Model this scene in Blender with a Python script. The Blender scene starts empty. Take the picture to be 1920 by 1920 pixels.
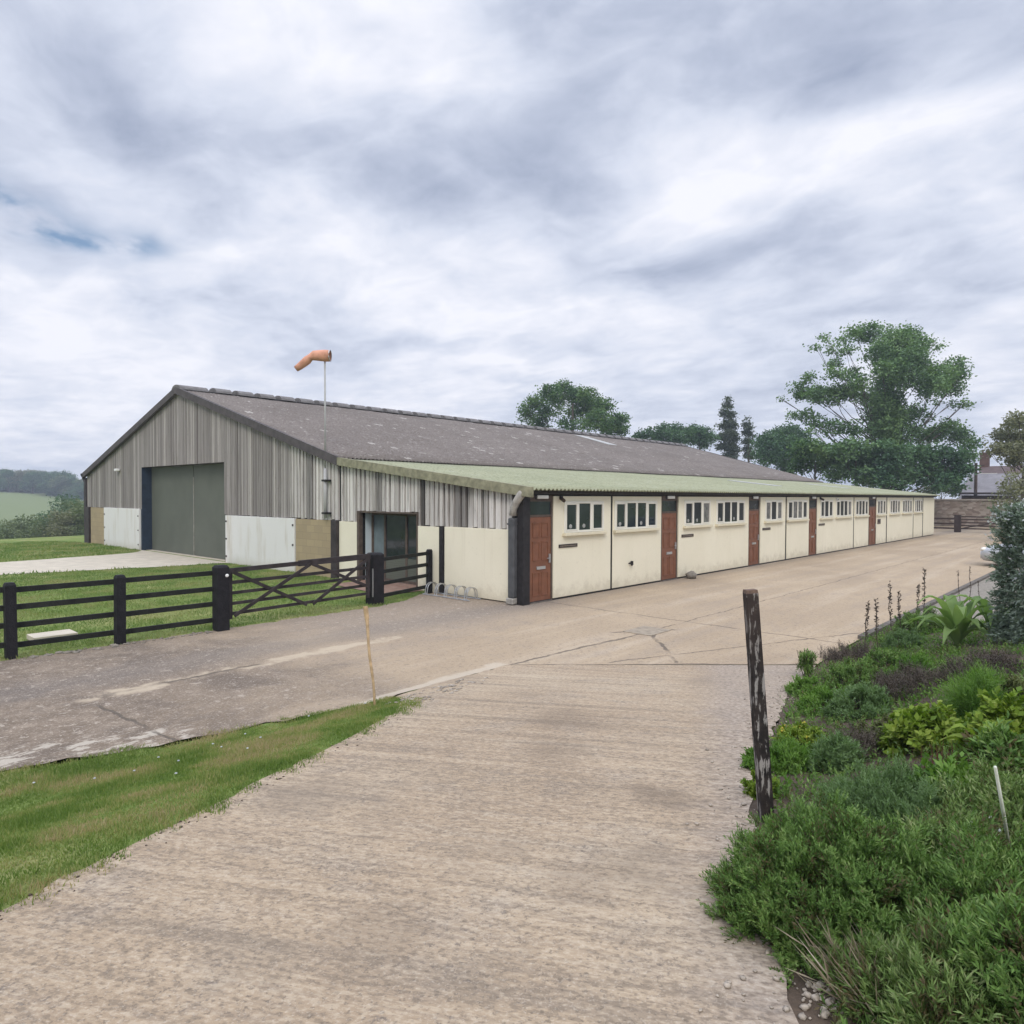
import bpy, math, random
import numpy as np
from mathutils import Vector, Matrix
random.seed(7); rng = np.random.default_rng(7)
SC = bpy.context.scene
COL = SC.collection
PI = math.pi

# ------------------------------------------------------------------ camera
CAM = np.array([-12.1223, -10.6208, 2.5251])
YAW, PITCH, ROLL, FPX = 0.7375, -0.0228, 0.0039, 1307.0      # focal length in px of a 1920 px picture
_F = np.array([math.cos(YAW)*math.cos(PITCH), math.sin(YAW)*math.cos(PITCH), math.sin(PITCH)])
_R = np.array([math.sin(YAW), -math.cos(YAW), 0.0]); _U = np.cross(_R, _F)
_c, _s = math.cos(ROLL), math.sin(ROLL)
_R, _U = _c*_R+_s*_U, -_s*_R+_c*_U
cd = bpy.data.cameras.new('camera'); cam = bpy.data.objects.new('camera', cd); COL.objects.link(cam)
cd.sensor_width = 36.0; cd.lens = FPX/1920*36.0; cd.clip_start = 0.05; cd.clip_end = 5000
m = Matrix.Identity(4)
for i in range(3):
    m[i][0], m[i][1], m[i][2], m[i][3] = _R[i], _U[i], -_F[i], CAM[i]
cam.matrix_world = m
SC.camera = cam

def sight(u, v):
    return _F + _R*(u-960)/FPX - _U*(v-960)/FPX
def at_depth(u, v, d):
    return CAM + sight(u, v)*d
def on_plane(u, v, ax, val):
    d = sight(u, v); t = (val-CAM[ax])/d[ax]
    return CAM + d*t
def fac(u, v=1000):                     # point of the long front wall (plane y = 0)
    p = on_plane(u, v, 1, 0.0); return p[0], p[2]

# ------------------------------------------------------------------ terrain
def sm(a, b, x):
    t = np.clip((np.asarray(x, float)-a)/(b-a), 0, 1); return t*t*(3-2*t)
ER_X = [-30, -14, -9.79, -7.99, -7.27, -6.09, -3.63, -1.34, 0, 2, 80]
ER_Y = [-22, -12.1, -9.8, -8.86, -8.55, -8.2, -7.46, -7.02, -6.95, -6.9, -6.9]
def edge_right(x): return np.interp(x, ER_X, ER_Y)
def terrain(x, y):
    x = np.asarray(x, float); y = np.asarray(y, float)
    s = np.clip(-(x+y+8.1)/math.sqrt(2), 0, 12.5)
    zr = 0.095*np.where(s > 1, s-0.5, s*s/2)
    d1 = (x+11.37)*-0.452+(y+6.81)*0.892
    d2 = -3.35-y
    w = np.where(d1 <= 0, 1.0, np.where(d2 <= 0, 0.0, sm(0, 1, d2/np.maximum(d1+d2, 1e-6))))
    dr = (edge_right(x)-y)*0.9
    bank = (0.42*sm(0, 2.2, dr)+0.08*np.clip(dr-0.8, 0, 5))*(1-sm(1.5, 5.0, x))
    q = -0.3*x+0.95*y
    far = -9*sm(37, 105, q)+15*sm(190, 390, q)+6*sm(400, 600, q)
    far = far - 0.25*sm(26, 38, q)
    return zr*w+bank+far
def tz(x, y): return float(terrain(x, y))
def at(u, v, off=0.0):                  # pixel of the photo -> point on the ground
    d = sight(u, v)
    t = np.arange(1.2, 70, 0.01)
    P = CAM[None, :]+d[None, :]*t[:, None]
    k = np.argmax(P[:, 2] <= terrain(P[:, 0], P[:, 1])+off)
    p = P[k]; return np.array([p[0], p[1], tz(p[0], p[1])]), t[k]

# ------------------------------------------------------------------ node helpers
class NT:
    def __init__(s, mt): s.t = mt.node_tree; s.n = s.t.nodes; s.l = s.t.links
    def new(s, typ, ins=None, **kw):
        nd = s.n.new(typ)
        for k, v in kw.items(): setattr(nd, k, v)
        for k, v in (ins or {}).items():
            sock = nd.inputs[k]
            if isinstance(v, bpy.types.NodeSocket): s.l.new(v, sock)
            else: sock.default_value = v
        return nd
    def math(s, op, a, b=0.0, c=None, clamp=False):
        d = {0: a, 1: b}
        if c is not None: d[2] = c
        nd = s.new('ShaderNodeMath', d, operation=op); nd.use_clamp = clamp
        return nd.outputs[0]
    def vmath(s, op, a, b=(0, 0, 0)):
        nd = s.new('ShaderNodeVectorMath', {0: a, 1: b}, operation=op)
        return nd.outputs['Value'] if op in ('DOT_PRODUCT', 'LENGTH', 'DISTANCE') else nd.outputs[0]
    def scalev(s, a, f):
        nd = s.new('ShaderNodeVectorMath', {0: a, 'Scale': f}, operation='SCALE'); return nd.outputs[0]
    def noise(s, vec, scale, detail=4, rough=0.55, dist=0.0, col=False):
        nd = s.new('ShaderNodeTexNoise', {'Vector': vec, 'Scale': scale, 'Detail': detail, 'Roughness': rough, 'Distortion': dist})
        return nd.outputs['Color' if col else 'Fac']
    def ramp(s, fac, stops, interp='LINEAR'):
        nd = s.new('ShaderNodeValToRGB', {'Fac': fac}); cr = nd.color_ramp; cr.interpolation = interp
        while len(cr.elements) < len(stops): cr.elements.new(0.5)
        for e, (p, c) in zip(cr.elements, stops):
            e.position = p; e.color = (*c, 1) if len(c) == 3 else c
        return nd.outputs[0]
    def step(s, x, a, b):
        nd = s.new('ShaderNodeMapRange', {'Value': x, 'From Min': a, 'From Max': b}, interpolation_type='SMOOTHSTEP'); nd.clamp = True
        return nd.outputs[0]
    def mix(s, f, a, b, blend='MIX'):
        nd = s.new('ShaderNodeMix', data_type='RGBA', blend_type=blend)
        for k, v in ((0, f), (6, a), (7, b)):
            if isinstance(v, bpy.types.NodeSocket): s.l.new(v, nd.inputs[k])
            else: nd.inputs[k].default_value = (*v, 1) if isinstance(v, tuple) and len(v) == 3 else v
        return nd.outputs[2]
    def pos(s): return s.new('ShaderNodeNewGeometry').outputs['Position']
    def island(s): return s.new('ShaderNodeNewGeometry').outputs['Random Per Island']
    def bump(s, h, strength, dist=0.02):
        return s.new('ShaderNodeBump', {'Height': h, 'Strength': strength, 'Distance': dist}).outputs[0]
def new_mat(name):
    mt = bpy.data.materials.new(name); mt.use_nodes = True
    t = NT(mt); t.n.clear()
    out = t.new('ShaderNodeOutputMaterial'); b = t.new('ShaderNodeBsdfPrincipled')
    t.l.new(b.outputs[0], out.inputs[0]); t.b = b; t.out = out
    b.inputs['Specular IOR Level'].default_value = 0.3
    return mt, t
def setc(t, c, rough=0.8, normal=None, metal=0.0, spec=None):
    i = t.b.inputs
    if isinstance(c, bpy.types.NodeSocket): t.l.new(c, i['Base Color'])
    else: i['Base Color'].default_value = (*c, 1)
    if isinstance(rough, bpy.types.NodeSocket): t.l.new(rough, i['Roughness'])
    else: i['Roughness'].default_value = rough
    i['Metallic'].default_value = metal
    if spec is not None: i['Specular IOR Level'].default_value = spec
    if normal is not None: t.l.new(normal, i['Normal'])

def m_simple(name, c, rough=0.7, var=0.15, scale=6.0, bump=0.0, metal=0.0, spec=None, bscale=40):
    mt, t = new_mat(name); p = t.pos()
    n = t.noise(p, scale, 5)
    lo = tuple(x*(1-var) for x in c); hi = tuple(min(1, x*(1+var)) for x in c)
    col = t.ramp(n, [(0.3, lo), (0.7, hi)])
    nm = t.bump(t.noise(p, bscale, 4), bump) if bump else None
    setc(t, col, rough, nm, metal, spec); return mt

def m_leaf(name, cols, trans=0.25, rough=0.6, patch=1.2, spec=0.25, k=0.5):
    """leaf colours picked per leaf and per clump (species colour, not shade)"""
    mt, t = new_mat(name); p = t.pos()
    a = t.island(); n = t.noise(p, patch, 3)
    f = t.math('ADD', t.math('MULTIPLY', a, 1-k), t.math('MULTIPLY', t.step(n, 0.34, 0.66), k))
    k = len(cols)-1
    col = t.ramp(f, [(0.12+0.76*i/k, c) for i, c in enumerate(cols)])
    setc(t, col, rough, None, 0, spec)
    tr = t.new('ShaderNodeBsdfTranslucent', {'Color': t.mix(1.0, col, (1.0, 1.1, 0.6), 'MULTIPLY')})
    mx = t.new('ShaderNodeMixShader', {0: trans}); t.l.new(t.b.outputs[0], mx.inputs[1]); t.l.new(tr.outputs[0], mx.inputs[2])
    t.l.new(mx.outputs[0], t.out.inputs[0]); return mt

def m_boards(name, stops, dark=(0.06, 0.055, 0.05), streak=0.6):
    """weathered boards: a tone per board, vertical grain, dark weather streaks"""
    mt, t = new_mat(name); p = t.pos()
    a = t.island()
    base = t.ramp(a, stops)
    off_ = t.new('ShaderNodeCombineXYZ', {0: t.math('MULTIPLY', a, 371.0), 1: t.math('MULTIPLY', a, 713.0), 2: t.math('MULTIPLY', a, 97.0)}).outputs[0]
    p = t.vmath('ADD', p, off_)             # every board has its own grain
    sv = t.new('ShaderNodeMapping', {'Vector': p, 'Scale': (30, 30, 0.7)}).outputs[0]
    g = t.noise(sv, 1.0, 5, 0.6)
    base = t.mix(t.math('MULTIPLY', t.step(g, 0.50, 0.72), streak), base, dark)
    sv2 = t.new('ShaderNodeMapping', {'Vector': p, 'Scale': (3.0, 3.0, 0.5)}).outputs[0]
    g2 = t.noise(sv2, 1.0, 4, 0.6)
    base = t.mix(t.math('MULTIPLY', t.step(g2, 0.50, 0.78), 0.45), base, (0.12, 0.10, 0.085))
    fl = t.noise(p, 9.0, 4, 0.7)
    base = t.mix(t.math('MULTIPLY', t.step(fl, 0.6, 0.72), 0.35), base, (0.07, 0.065, 0.06))
    setc(t, base, 0.85, t.bump(g, 0.5, 0.01), 0, 0.15); return mt

# ------------------------------------------------------------------ mesh helpers
class MB:
    def __init__(s): s.v = []; s.f = []
    def add(s, vs, fs):
        o = len(s.v); s.v += [tuple(map(float, p)) for p in vs]; s.f += [tuple(i+o for i in f) for f in fs]; return s
    def box(s, x0, x1, y0, y1, z0, z1):
        v = [(x, y, z) for z in (z0, z1) for y in (y0, y1) for x in (x0, x1)]
        return s.add(v, [(0, 2, 3, 1), (4, 5, 7, 6), (0, 1, 5, 4), (2, 6, 7, 3), (0, 4, 6, 2), (1, 3, 7, 5)])
    def beam(s, a, b, w, h, up=(0, 0, 1), taper=1.0):
        a = np.array(a, float); b = np.array(b, float); d = b-a; d /= np.linalg.norm(d)
        up = np.array(up, float)
        if abs(d@up) > 0.95: up = np.array([1., 0, 0])
        r = np.cross(d, up); r /= np.linalg.norm(r); u = np.cross(r, d)
        vs = []
        for P, k in ((a, 1), (b, taper)):
            for i, j in ((-1, -1), (1, -1), (1, 1), (-1, 1)): vs.append(P+r*i*w/2*k+u*j*h/2*k)
        return s.add(vs, [(0, 1, 2, 3), (7, 6, 5, 4), (0, 4, 5, 1), (1, 5, 6, 2), (2, 6, 7, 3), (3, 7, 4, 0)])
    def prism(s, poly, ax, a0, a1):
        """poly: 2-D outline in the two other axes, pushed along axis ax from a0 to a1"""
        n = len(poly)
        def P(p, a):
            q = list(p); q.insert(ax, a); return q
        vs = [P(p, a0) for p in poly]+[P(p, a1) for p in poly]
        fs = [tuple(range(n))[::-1], tuple(range(n, 2*n))]+[(i, (i+1) % n, n+(i+1) % n, n+i) for i in range(n)]
        return s.add(vs, fs)
    def tube(s, pts, r, n=8, cap=True):
        pts = [np.array(p, float) for p in pts]
        rs = r if hasattr(r, '__len__') else [r]*len(pts)
        ref = np.array([0.0, 0, 1]); vs = []
        T0 = pts[-1]-pts[0]
        if abs(T0[2]) > 0.9*np.linalg.norm(T0): ref = np.array([1.0, 0.1, 0])
        for i, p in enumerate(pts):
            T = pts[min(i+1, len(pts)-1)]-pts[max(i-1, 0)]; T = T/(np.linalg.norm(T)+1e-9)
            a = np.cross(T, ref); a /= np.linalg.norm(a)+1e-9; b = np.cross(a, T)
            for k in range(n):
                an = 2*PI*k/n; vs.append(p+rs[i]*(math.cos(an)*a+math.sin(an)*b))
        fs = []
        for i in range(len(pts)-1):
            for k in range(n):
                fs.append((i*n+k, i*n+(k+1) % n, (i+1)*n+(k+1) % n, (i+1)*n+k))
        if cap:
            fs.append(tuple(range(n))[::-1]); fs.append(tuple(range((len(pts)-1)*n, len(pts)*n)))
        return s.add(vs, fs)
    def blob(s, c, r, seed=0, rough=0.25, nu=8, nv=5):
        rr = random.Random(seed); vs = []; fs = []
        r = r if hasattr(r, '__len__') else (r, r, r)
        for j in range(nv+1):
            th = PI*j/nv
            for i in range(nu):
                k = 1+rr.uniform(-rough, rough)
                vs.append((c[0]+r[0]*k*math.sin(th)*math.cos(2*PI*i/nu), c[1]+r[1]*k*math.sin(th)*math.sin(2*PI*i/nu), c[2]+r[2]*k*math.cos(th)))
        for j in range(nv):
            for i in range(nu):
                fs.append((j*nu+i, (j+1)*nu+i, (j+1)*nu+(i+1) % nu, j*nu+(i+1) % nu))
        return s.add(vs, fs)
    def build(s, name, mat, parent=None, smooth=False, bevel=0.0):
        me = bpy.data.meshes.new(name); me.from_pydata(s.v, [], s.f); me.validate()
        return link(name, me, mat, parent, smooth, bevel)
def link(name, me, mat, parent=None, smooth=False, bevel=0.0):
    o = bpy.data.objects.new(name, me); COL.objects.link(o)
    if mat: me.materials.append(mat)
    if smooth: me.polygons.foreach_set('use_smooth', [True]*len(me.polygons))
    if bevel:
        b = o.modifiers.new('bevel', 'BEVEL'); b.width = bevel; b.segments = 2; b.limit_method = 'ANGLE'
    if parent is not None:
        o.parent = parent
        o.matrix_parent_inverse = WORLD[parent.name].inverted()
    WORLD[o.name] = WORLD[parent.name].copy() if False else Matrix.Identity(4)
    return o
WORLD = {}
def npmesh(name, V, F, mat, parent=None, smooth=False):
    V = np.asarray(V, np.float32); F = np.asarray(F, np.int32); n, k = F.shape
    me = bpy.data.meshes.new(name)
    me.vertices.add(len(V)); me.vertices.foreach_set('co', V.ravel())
    me.loops.add(n*k); me.loops.foreach_set('vertex_index', F.ravel())
    me.polygons.add(n); me.polygons.foreach_set('loop_start', np.arange(0, n*k, k, dtype=np.int32))
    me.polygons.foreach_set('loop_total', np.full(n, k, dtype=np.int32))
    me.update(calc_edges=True); me.validate()
    return link(name, me, mat, parent, smooth)
def thing(name, label, cat, loc=(0, 0, 0), group=None):
    o = bpy.data.objects.new(name, None); COL.objects.link(o); o.location = tuple(map(float, loc)); o.empty_display_size = 0.1
    WORLD[o.name] = Matrix.Translation(Vector(o.location))
    o['label'] = label; o['category'] = cat
    if group: o['group'] = group
    return o
def tag(o, label=None, cat=None, group=None, kind=None):
    if label: o['label'] = label
    if cat: o['category'] = cat
    if group: o['group'] = group
    if kind: o['kind'] = kind
    return o
def dup(root, delta, label, group=None):
    r = root.copy(); COL.objects.link(r); r.location = Vector(root.location)+Vector(delta); r['label'] = label
    if group: r['group'] = group
    def rec(src, dst):
        for ch in [c for c in bpy.data.objects if c.parent == src]:
            c = ch.copy(); COL.objects.link(c); c.parent = dst; c.matrix_parent_inverse = ch.matrix_parent_inverse.copy()
            rec(ch, c)
    rec(root, r); return r
def unit(a): return a/(np.linalg.norm(a, axis=-1, keepdims=True)+1e-9)
def leaves(P, D, L, W, N=None):
    """rhombic leaf blades: base point, direction, length, width"""
    P = np.asarray(P, float); D = unit(np.asarray(D, float)); n = len(P)
    L = np.broadcast_to(L, (n,))[:, None]; W = np.broadcast_to(W, (n,))[:, None]
    if N is None: N = rng.normal(size=(n, 3))
    S = unit(np.cross(D, N)); Nn = np.cross(S, D)
    V = np.stack([P, P+D*L*0.45+S*W/2+Nn*W*0.15, P+D*L, P+D*L*0.45-S*W/2+Nn*W*0.15], 1).reshape(-1, 3)
    F = np.arange(4*n).reshape(n, 4); return V, F
def cat_mesh(parts):
    Vs, Fs, o = [], [], 0
    for V, F in parts: Vs.append(V); Fs.append(F+o); o += len(V)
    return np.concatenate(Vs), np.concatenate(Fs)

# ------------------------------------------------------------------ world: overcast, broken cloud
SUN_EL, SUN_DIR = math.radians(42), np.array([-0.75, -0.66])
sun_az = math.atan2(SUN_DIR[0], SUN_DIR[1])
w = bpy.data.worlds.new('World'); SC.world = w; w.use_nodes = True
t = NT(w); t.n.clear()
wo = t.new('ShaderNodeOutputWorld')
sky = t.new('ShaderNodeTexSky', sky_type='NISHITA'); sky.sun_disc = False; sky.sun_elevation = SUN_EL; sky.sun_rotation = sun_az
sky.air_density = 1.0; sky.dust_density = 1.5
bg1 = t.new('ShaderNodeBackground', {'Color': sky.outputs[0], 'Strength': 0.10})
dirv = t.new('ShaderNodeTexCoord').outputs['Generated']
sep = t.new('ShaderNodeSeparateXYZ', {0: dirv})
zc = t.math('MAXIMUM', sep.outputs[2], 0.0)
inv = t.math('DIVIDE', 1.0, t.math('ADD', zc, 0.14))
pl = t.scalev(dirv, inv)
plf = t.new('ShaderNodeMapping', {'Vector': pl, 'Rotation': (0, 0, -YAW+0.35), 'Scale': (1.0, 1.0, 0.0)}).outputs[0]
plf2 = t.new('ShaderNodeMapping', {'Vector': pl, 'Rotation': (0, 0, -YAW-0.15), 'Location': (3.1, 1.7, 0), 'Scale': (1.15, 0.75, 0.0)}).outputs[0]
warp = t.noise(plf2, 1.6, 3, 0.5, 0, True)
wv = t.scalev(t.vmath('SUBTRACT', warp, (0.5, 0.5, 0.5)), 0.22)
dw = t.vmath('ADD', dirv, wv)
n1 = t.noise(plf2, 1.5, 7, 0.52, 0.5)
n2 = t.noise(plf, 3.6, 6, 0.55, 0.35)
n3 = t.noise(plf2, 6.5, 6, 0.55, 0.6)
val = t.math('ADD', t.math('MULTIPLY', t.math('SUBTRACT', n1, 0.5), 0.62), t.math('MULTIPLY', t.math('SUBTRACT', n2, 0.5), 0.55))
val = t.math('ADD', val, t.math('MULTIPLY', t.math('SUBTRACT', n3, 0.5), 0.32))
n4 = t.noise(t.vmath('MULTIPLY', dw, (1.0, 1.0, 2.2)), 5.0, 7, 0.56, 0.25)
val = t.math('ADD', val, t.math('MULTIPLY', t.math('SUBTRACT', n4, 0.5), 0.95))
val = t.math('ADD', val, 0.54)
def cloud(u, v, su, sv, amp, tilt=0.0):
    """a bank of brighter (or darker) cloud at a fixed direction of the sky"""
    d = sight(u, v); d /= np.linalg.norm(d)
    h = np.cross(d, [0, 0, 1.0]); h /= np.linalg.norm(h); k = np.cross(h, d)
    a = math.radians(tilt); A = math.cos(a)*h+math.sin(a)*k; B = -math.sin(a)*h+math.cos(a)*k
    q = t.vmath('SUBTRACT', dw, tuple(d))
    x = t.vmath('DOT_PRODUCT', q, tuple(A/(su/FPX))); y = t.vmath('DOT_PRODUCT', q, tuple(B/(sv/FPX)))
    e = t.math('EXPONENT', t.math('MULTIPLY', t.math('ADD', t.math('MULTIPLY', x, x), t.math('MULTIPLY', y, y)), -0.5))
    return t.math('MULTIPLY', e, amp)
for c in [(760, 310, 240, 70, -0.34, 0), (1290, 70, 210, 80, -0.22, -10), (1800, 60, 130, 80, -0.24, 0), (520, 60, 220, 50, 0.20, -12),
          (900, 150, 330, 60, 0.20, -18), (1330, 330, 200, 45, 0.34, 8), (1750, 320, 160, 60, 0.22, 10), (680, 480, 130, 45, 0.32, -25),
          (250, 600, 230, 26, 0.28, -6), (960, 480, 120, 40, 0.25, 0), (560, 640, 220, 28, -0.26, -4), (1480, 450, 200, 40, -0.22, 10),
          (1650, 540, 260, 40, -0.10, 5), (1000, 600, 300, 60, 0.10, 0), (150, 60, 120, 70, -0.26, 0), (150, 250, 140, 60, 0.18, -30),
          (1000, 700, 160, 14, 0.26, -2), (80, 800, 260, 60, 0.10, 0), (230, 160, 90, 60, -0.18, -30), (1180, 560, 240, 24, 0.16, 0), (80, 740, 320, 90, 0.20, 0), (1500, 640, 300, 40, 0.10, 0)]:
    val = t.math('ADD', val, cloud(*c))
ccol = t.ramp(val, [(0.03, (0.28, 0.325, 0.44)), (0.33, (0.43, 0.475, 0.59)), (0.57, (0.58, 0.62, 0.725)), (0.90, (0.775, 0.785, 0.85))])
# the overcast dome brightens towards the zenith, as a real one does
zen = t.math('ADD', 1.0, t.math('MULTIPLY', t.step(sep.outputs[2], 0.55, 1.0), 2.1))
bg2 = t.new('ShaderNodeBackground', {'Color': ccol, 'Strength': zen})
gap = t.math('ADD', cloud(30, 350, 80, 26, 1.1, -20), t.math('ADD', cloud(225, 435, 45, 22, 0.75, -30), cloud(90, 390, 60, 14, 0.5, -25)))
gap = t.math('MULTIPLY', gap, t.step(n2, 0.35, 0.6))
mx = t.new('ShaderNodeMixShader', {0: t.math('MULTIPLY', gap, 0.9, clamp=True)})
t.l.new(bg2.outputs[0], mx.inputs[1]); t.l.new(bg1.outputs[0], mx.inputs[2])
t.l.new(mx.outputs[0], wo.inputs[0])
sd = bpy.data.lights.new('sun', 'SUN'); sd.energy = 1.3; sd.angle = math.radians(22); sd.color = (1.0, 0.93, 0.82)
so = bpy.data.objects.new('sun', sd); COL.objects.link(so)
sv = Vector((SUN_DIR[0]*math.cos(SUN_EL), SUN_DIR[1]*math.cos(SUN_EL), math.sin(SUN_EL)))
so.rotation_euler = sv.to_track_quat('Z', 'Y').to_euler(); so.location = (-20, -20, 40)
SC.view_settings.view_transform = 'Standard'; SC.view_settings.look = 'None'; SC.view_settings.exposure = 0.30; SC.view_settings.gamma = 1.0
cy = SC.cycles
cy.use_denoising = True; cy.use_adaptive_sampling = True; cy.adaptive_threshold = 0.015
cy.max_bounces = 6; cy.diffuse_bounces = 3; cy.glossy_bounces = 3; cy.transmission_bounces = 4; cy.volume_bounces = 0; cy.transparent_max_bounces = 8
cy.caustics_reflective = False; cy.caustics_refractive = False
SC.render.engine = 'CYCLES'
cy.pixel_filter_type = 'BLACKMAN_HARRIS'

# ------------------------------------------------------------------ ground materials
def line_mask(t, p, a, b, width, wob):
    """a thin joint or seam from a to b (world metres)"""
    a = np.array(a, float); b = np.array(b, float); L = np.linalg.norm(b-a); d = (b-a)/L; n = np.array([-d[1], d[0]])
    q = t.vmath('SUBTRACT', p, (a[0], a[1], 0))
    al = t.vmath('DOT_PRODUCT', q, (d[0], d[1], 0)); ac = t.vmath('DOT_PRODUCT', q, (n[0], n[1], 0))
    ac = t.math('ABSOLUTE', t.math('ADD', ac, wob))
    mk = t.math('SUBTRACT', 1.0, t.step(ac, width*0.4, width))
    e = t.math('MULTIPLY', t.step(al, 0, 0.15), t.math('SUBTRACT', 1.0, t.step(al, L-0.15, L)))
    return t.math('MULTIPLY', mk, e)
def m_drive():
    mt, t = new_mat('brushed_concrete'); p = t.pos()
    # brush marks run across the drive
    rot = t.new('ShaderNodeMapping', {'Vector': p, 'Rotation': (0, 0, -math.radians(26.9))}).outputs[0]
    st = t.new('ShaderNodeMapping', {'Vector': rot, 'Scale': (22, 2.2, 1)}).outputs[0]
    st2 = t.new('ShaderNodeMapping', {'Vector': rot, 'Scale': (5.5, 0.45, 1)}).outputs[0]
    st3 = t.new('ShaderNodeMapping', {'Vector': rot, 'Scale': (44, 24, 1)}).outputs[0]
    s1 = t.noise(st, 1.0, 4, 0.65, 0.5); s2 = t.noise(st2, 1.0, 4, 0.6, 0.4); s3 = t.noise(st3, 1.0, 3, 0.6, 0.3)
    big = t.noise(p, 0.55, 4, 0.55); mid = t.noise(p, 2.4, 5, 0.6); fine = t.noise(p, 75, 3, 0.7); grit = t.noise(p, 22, 5, 0.75)
    col = t.ramp(big, [(0.3, (0.325, 0.245, 0.168)), (0.5, (0.385, 0.296, 0.205)), (0.7, (0.425, 0.340, 0.244))])
    col = t.mix(t.math('MULTIPLY', t.step(mid, 0.5, 0.75), 0.4), col, (0.34, 0.295, 0.245))
    col = t.mix(t.math('MULTIPLY', t.step(s1, 0.48, 0.64), 0.40), col, (0.245, 0.195, 0.15))
    col = t.mix(t.math('MULTIPLY', t.step(s2, 0.53, 0.66), 0.42), col, (0.22, 0.18, 0.14))
    row = t.noise(t.new('ShaderNodeMapping', {'Vector': rot, 'Scale': (9.5, 0.22, 1)}).outputs[0], 1.0, 3, 0.6, 0.15)
    gr = t.math('ADD', s3, t.math('MULTIPLY', t.math('SUBTRACT', row, 0.5), 0.55))
    col = t.mix(t.math('MULTIPLY', t.step(gr, 0.50, 0.64), 0.62), col, (0.195, 0.155, 0.115))
    col = t.mix(t.math('MULTIPLY', t.step(t.noise(p, 42, 2, 0.6), 0.60, 0.66), 0.55), col, (0.14, 0.115, 0.09))
    col = t.mix(t.math('MULTIPLY', t.step(gr, 0.47, 0.34), 0.40), col, (0.54, 0.45, 0.335))
    col = t.mix(t.math('MULTIPLY', t.math('MULTIPLY', t.step(grit, 0.54, 0.66), t.step(mid, 0.42, 0.6)), 0.75), col, (0.15, 0.125, 0.105))
    col = t.mix(t.math('MULTIPLY', t.step(fine, 0.54, 0.66), 0.30), col, (0.60, 0.53, 0.44))
    col = t.mix(t.math('MULTIPLY', t.step(t.noise(p, 0.9, 6, 0.65), 0.54, 0.68), 0.40), col, (0.215, 0.175, 0.135))
    # grey, coarser aggregate along the right-hand edge, two darker wheel stains
    ex = t.vmath('DOT_PRODUCT', t.vmath('SUBTRACT', p, (-9.79, -9.8, 0)), (-0.452, 0.892, 0))
    edge = t.math('MULTIPLY', t.math('SUBTRACT', 1.0, t.step(t.math('ADD', ex, t.math('MULTIPLY', t.math('SUBTRACT', mid, 0.5), 0.8)), 0.0, 0.5)), 0.55)
    col = t.mix(edge, col, t.ramp(s3, [(0.32, (0.42, 0.37, 0.325)), (0.5, (0.30, 0.255, 0.22)), (0.66, (0.17, 0.14, 0.12))]))
    for (cx, cyy, r, k) in [(-6.6, -6.3, 0.55, 0.4), (-7.6, -7.0, 0.5, 0.35), (-10.3, -8.3, 0.42, 0.3), (-7.95, -8.25, 0.3, 0.5), (-9.3, -8.55, 0.35, 0.3)]:
        dd = t.vmath('DISTANCE', t.vmath('MULTIPLY', p, (1, 1, 0)), (cx, cyy, 0))
        mk = t.math('SUBTRACT', 1.0, t.step(t.math('ADD', dd, t.math('MULTIPLY', t.math('SUBTRACT', mid, 0.5), 0.9)), 0.05, r))
        col = t.mix(t.math('MULTIPLY', mk, k), col, (0.16, 0.125, 0.095))
    h = t.math('ADD', t.math('MULTIPLY', s1, 1.0), t.math('MULTIPLY', grit, 0.7))
    setc(t, col, 0.92, t.bump(h, 0.55, 0.012), 0, 0.12); return mt
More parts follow.
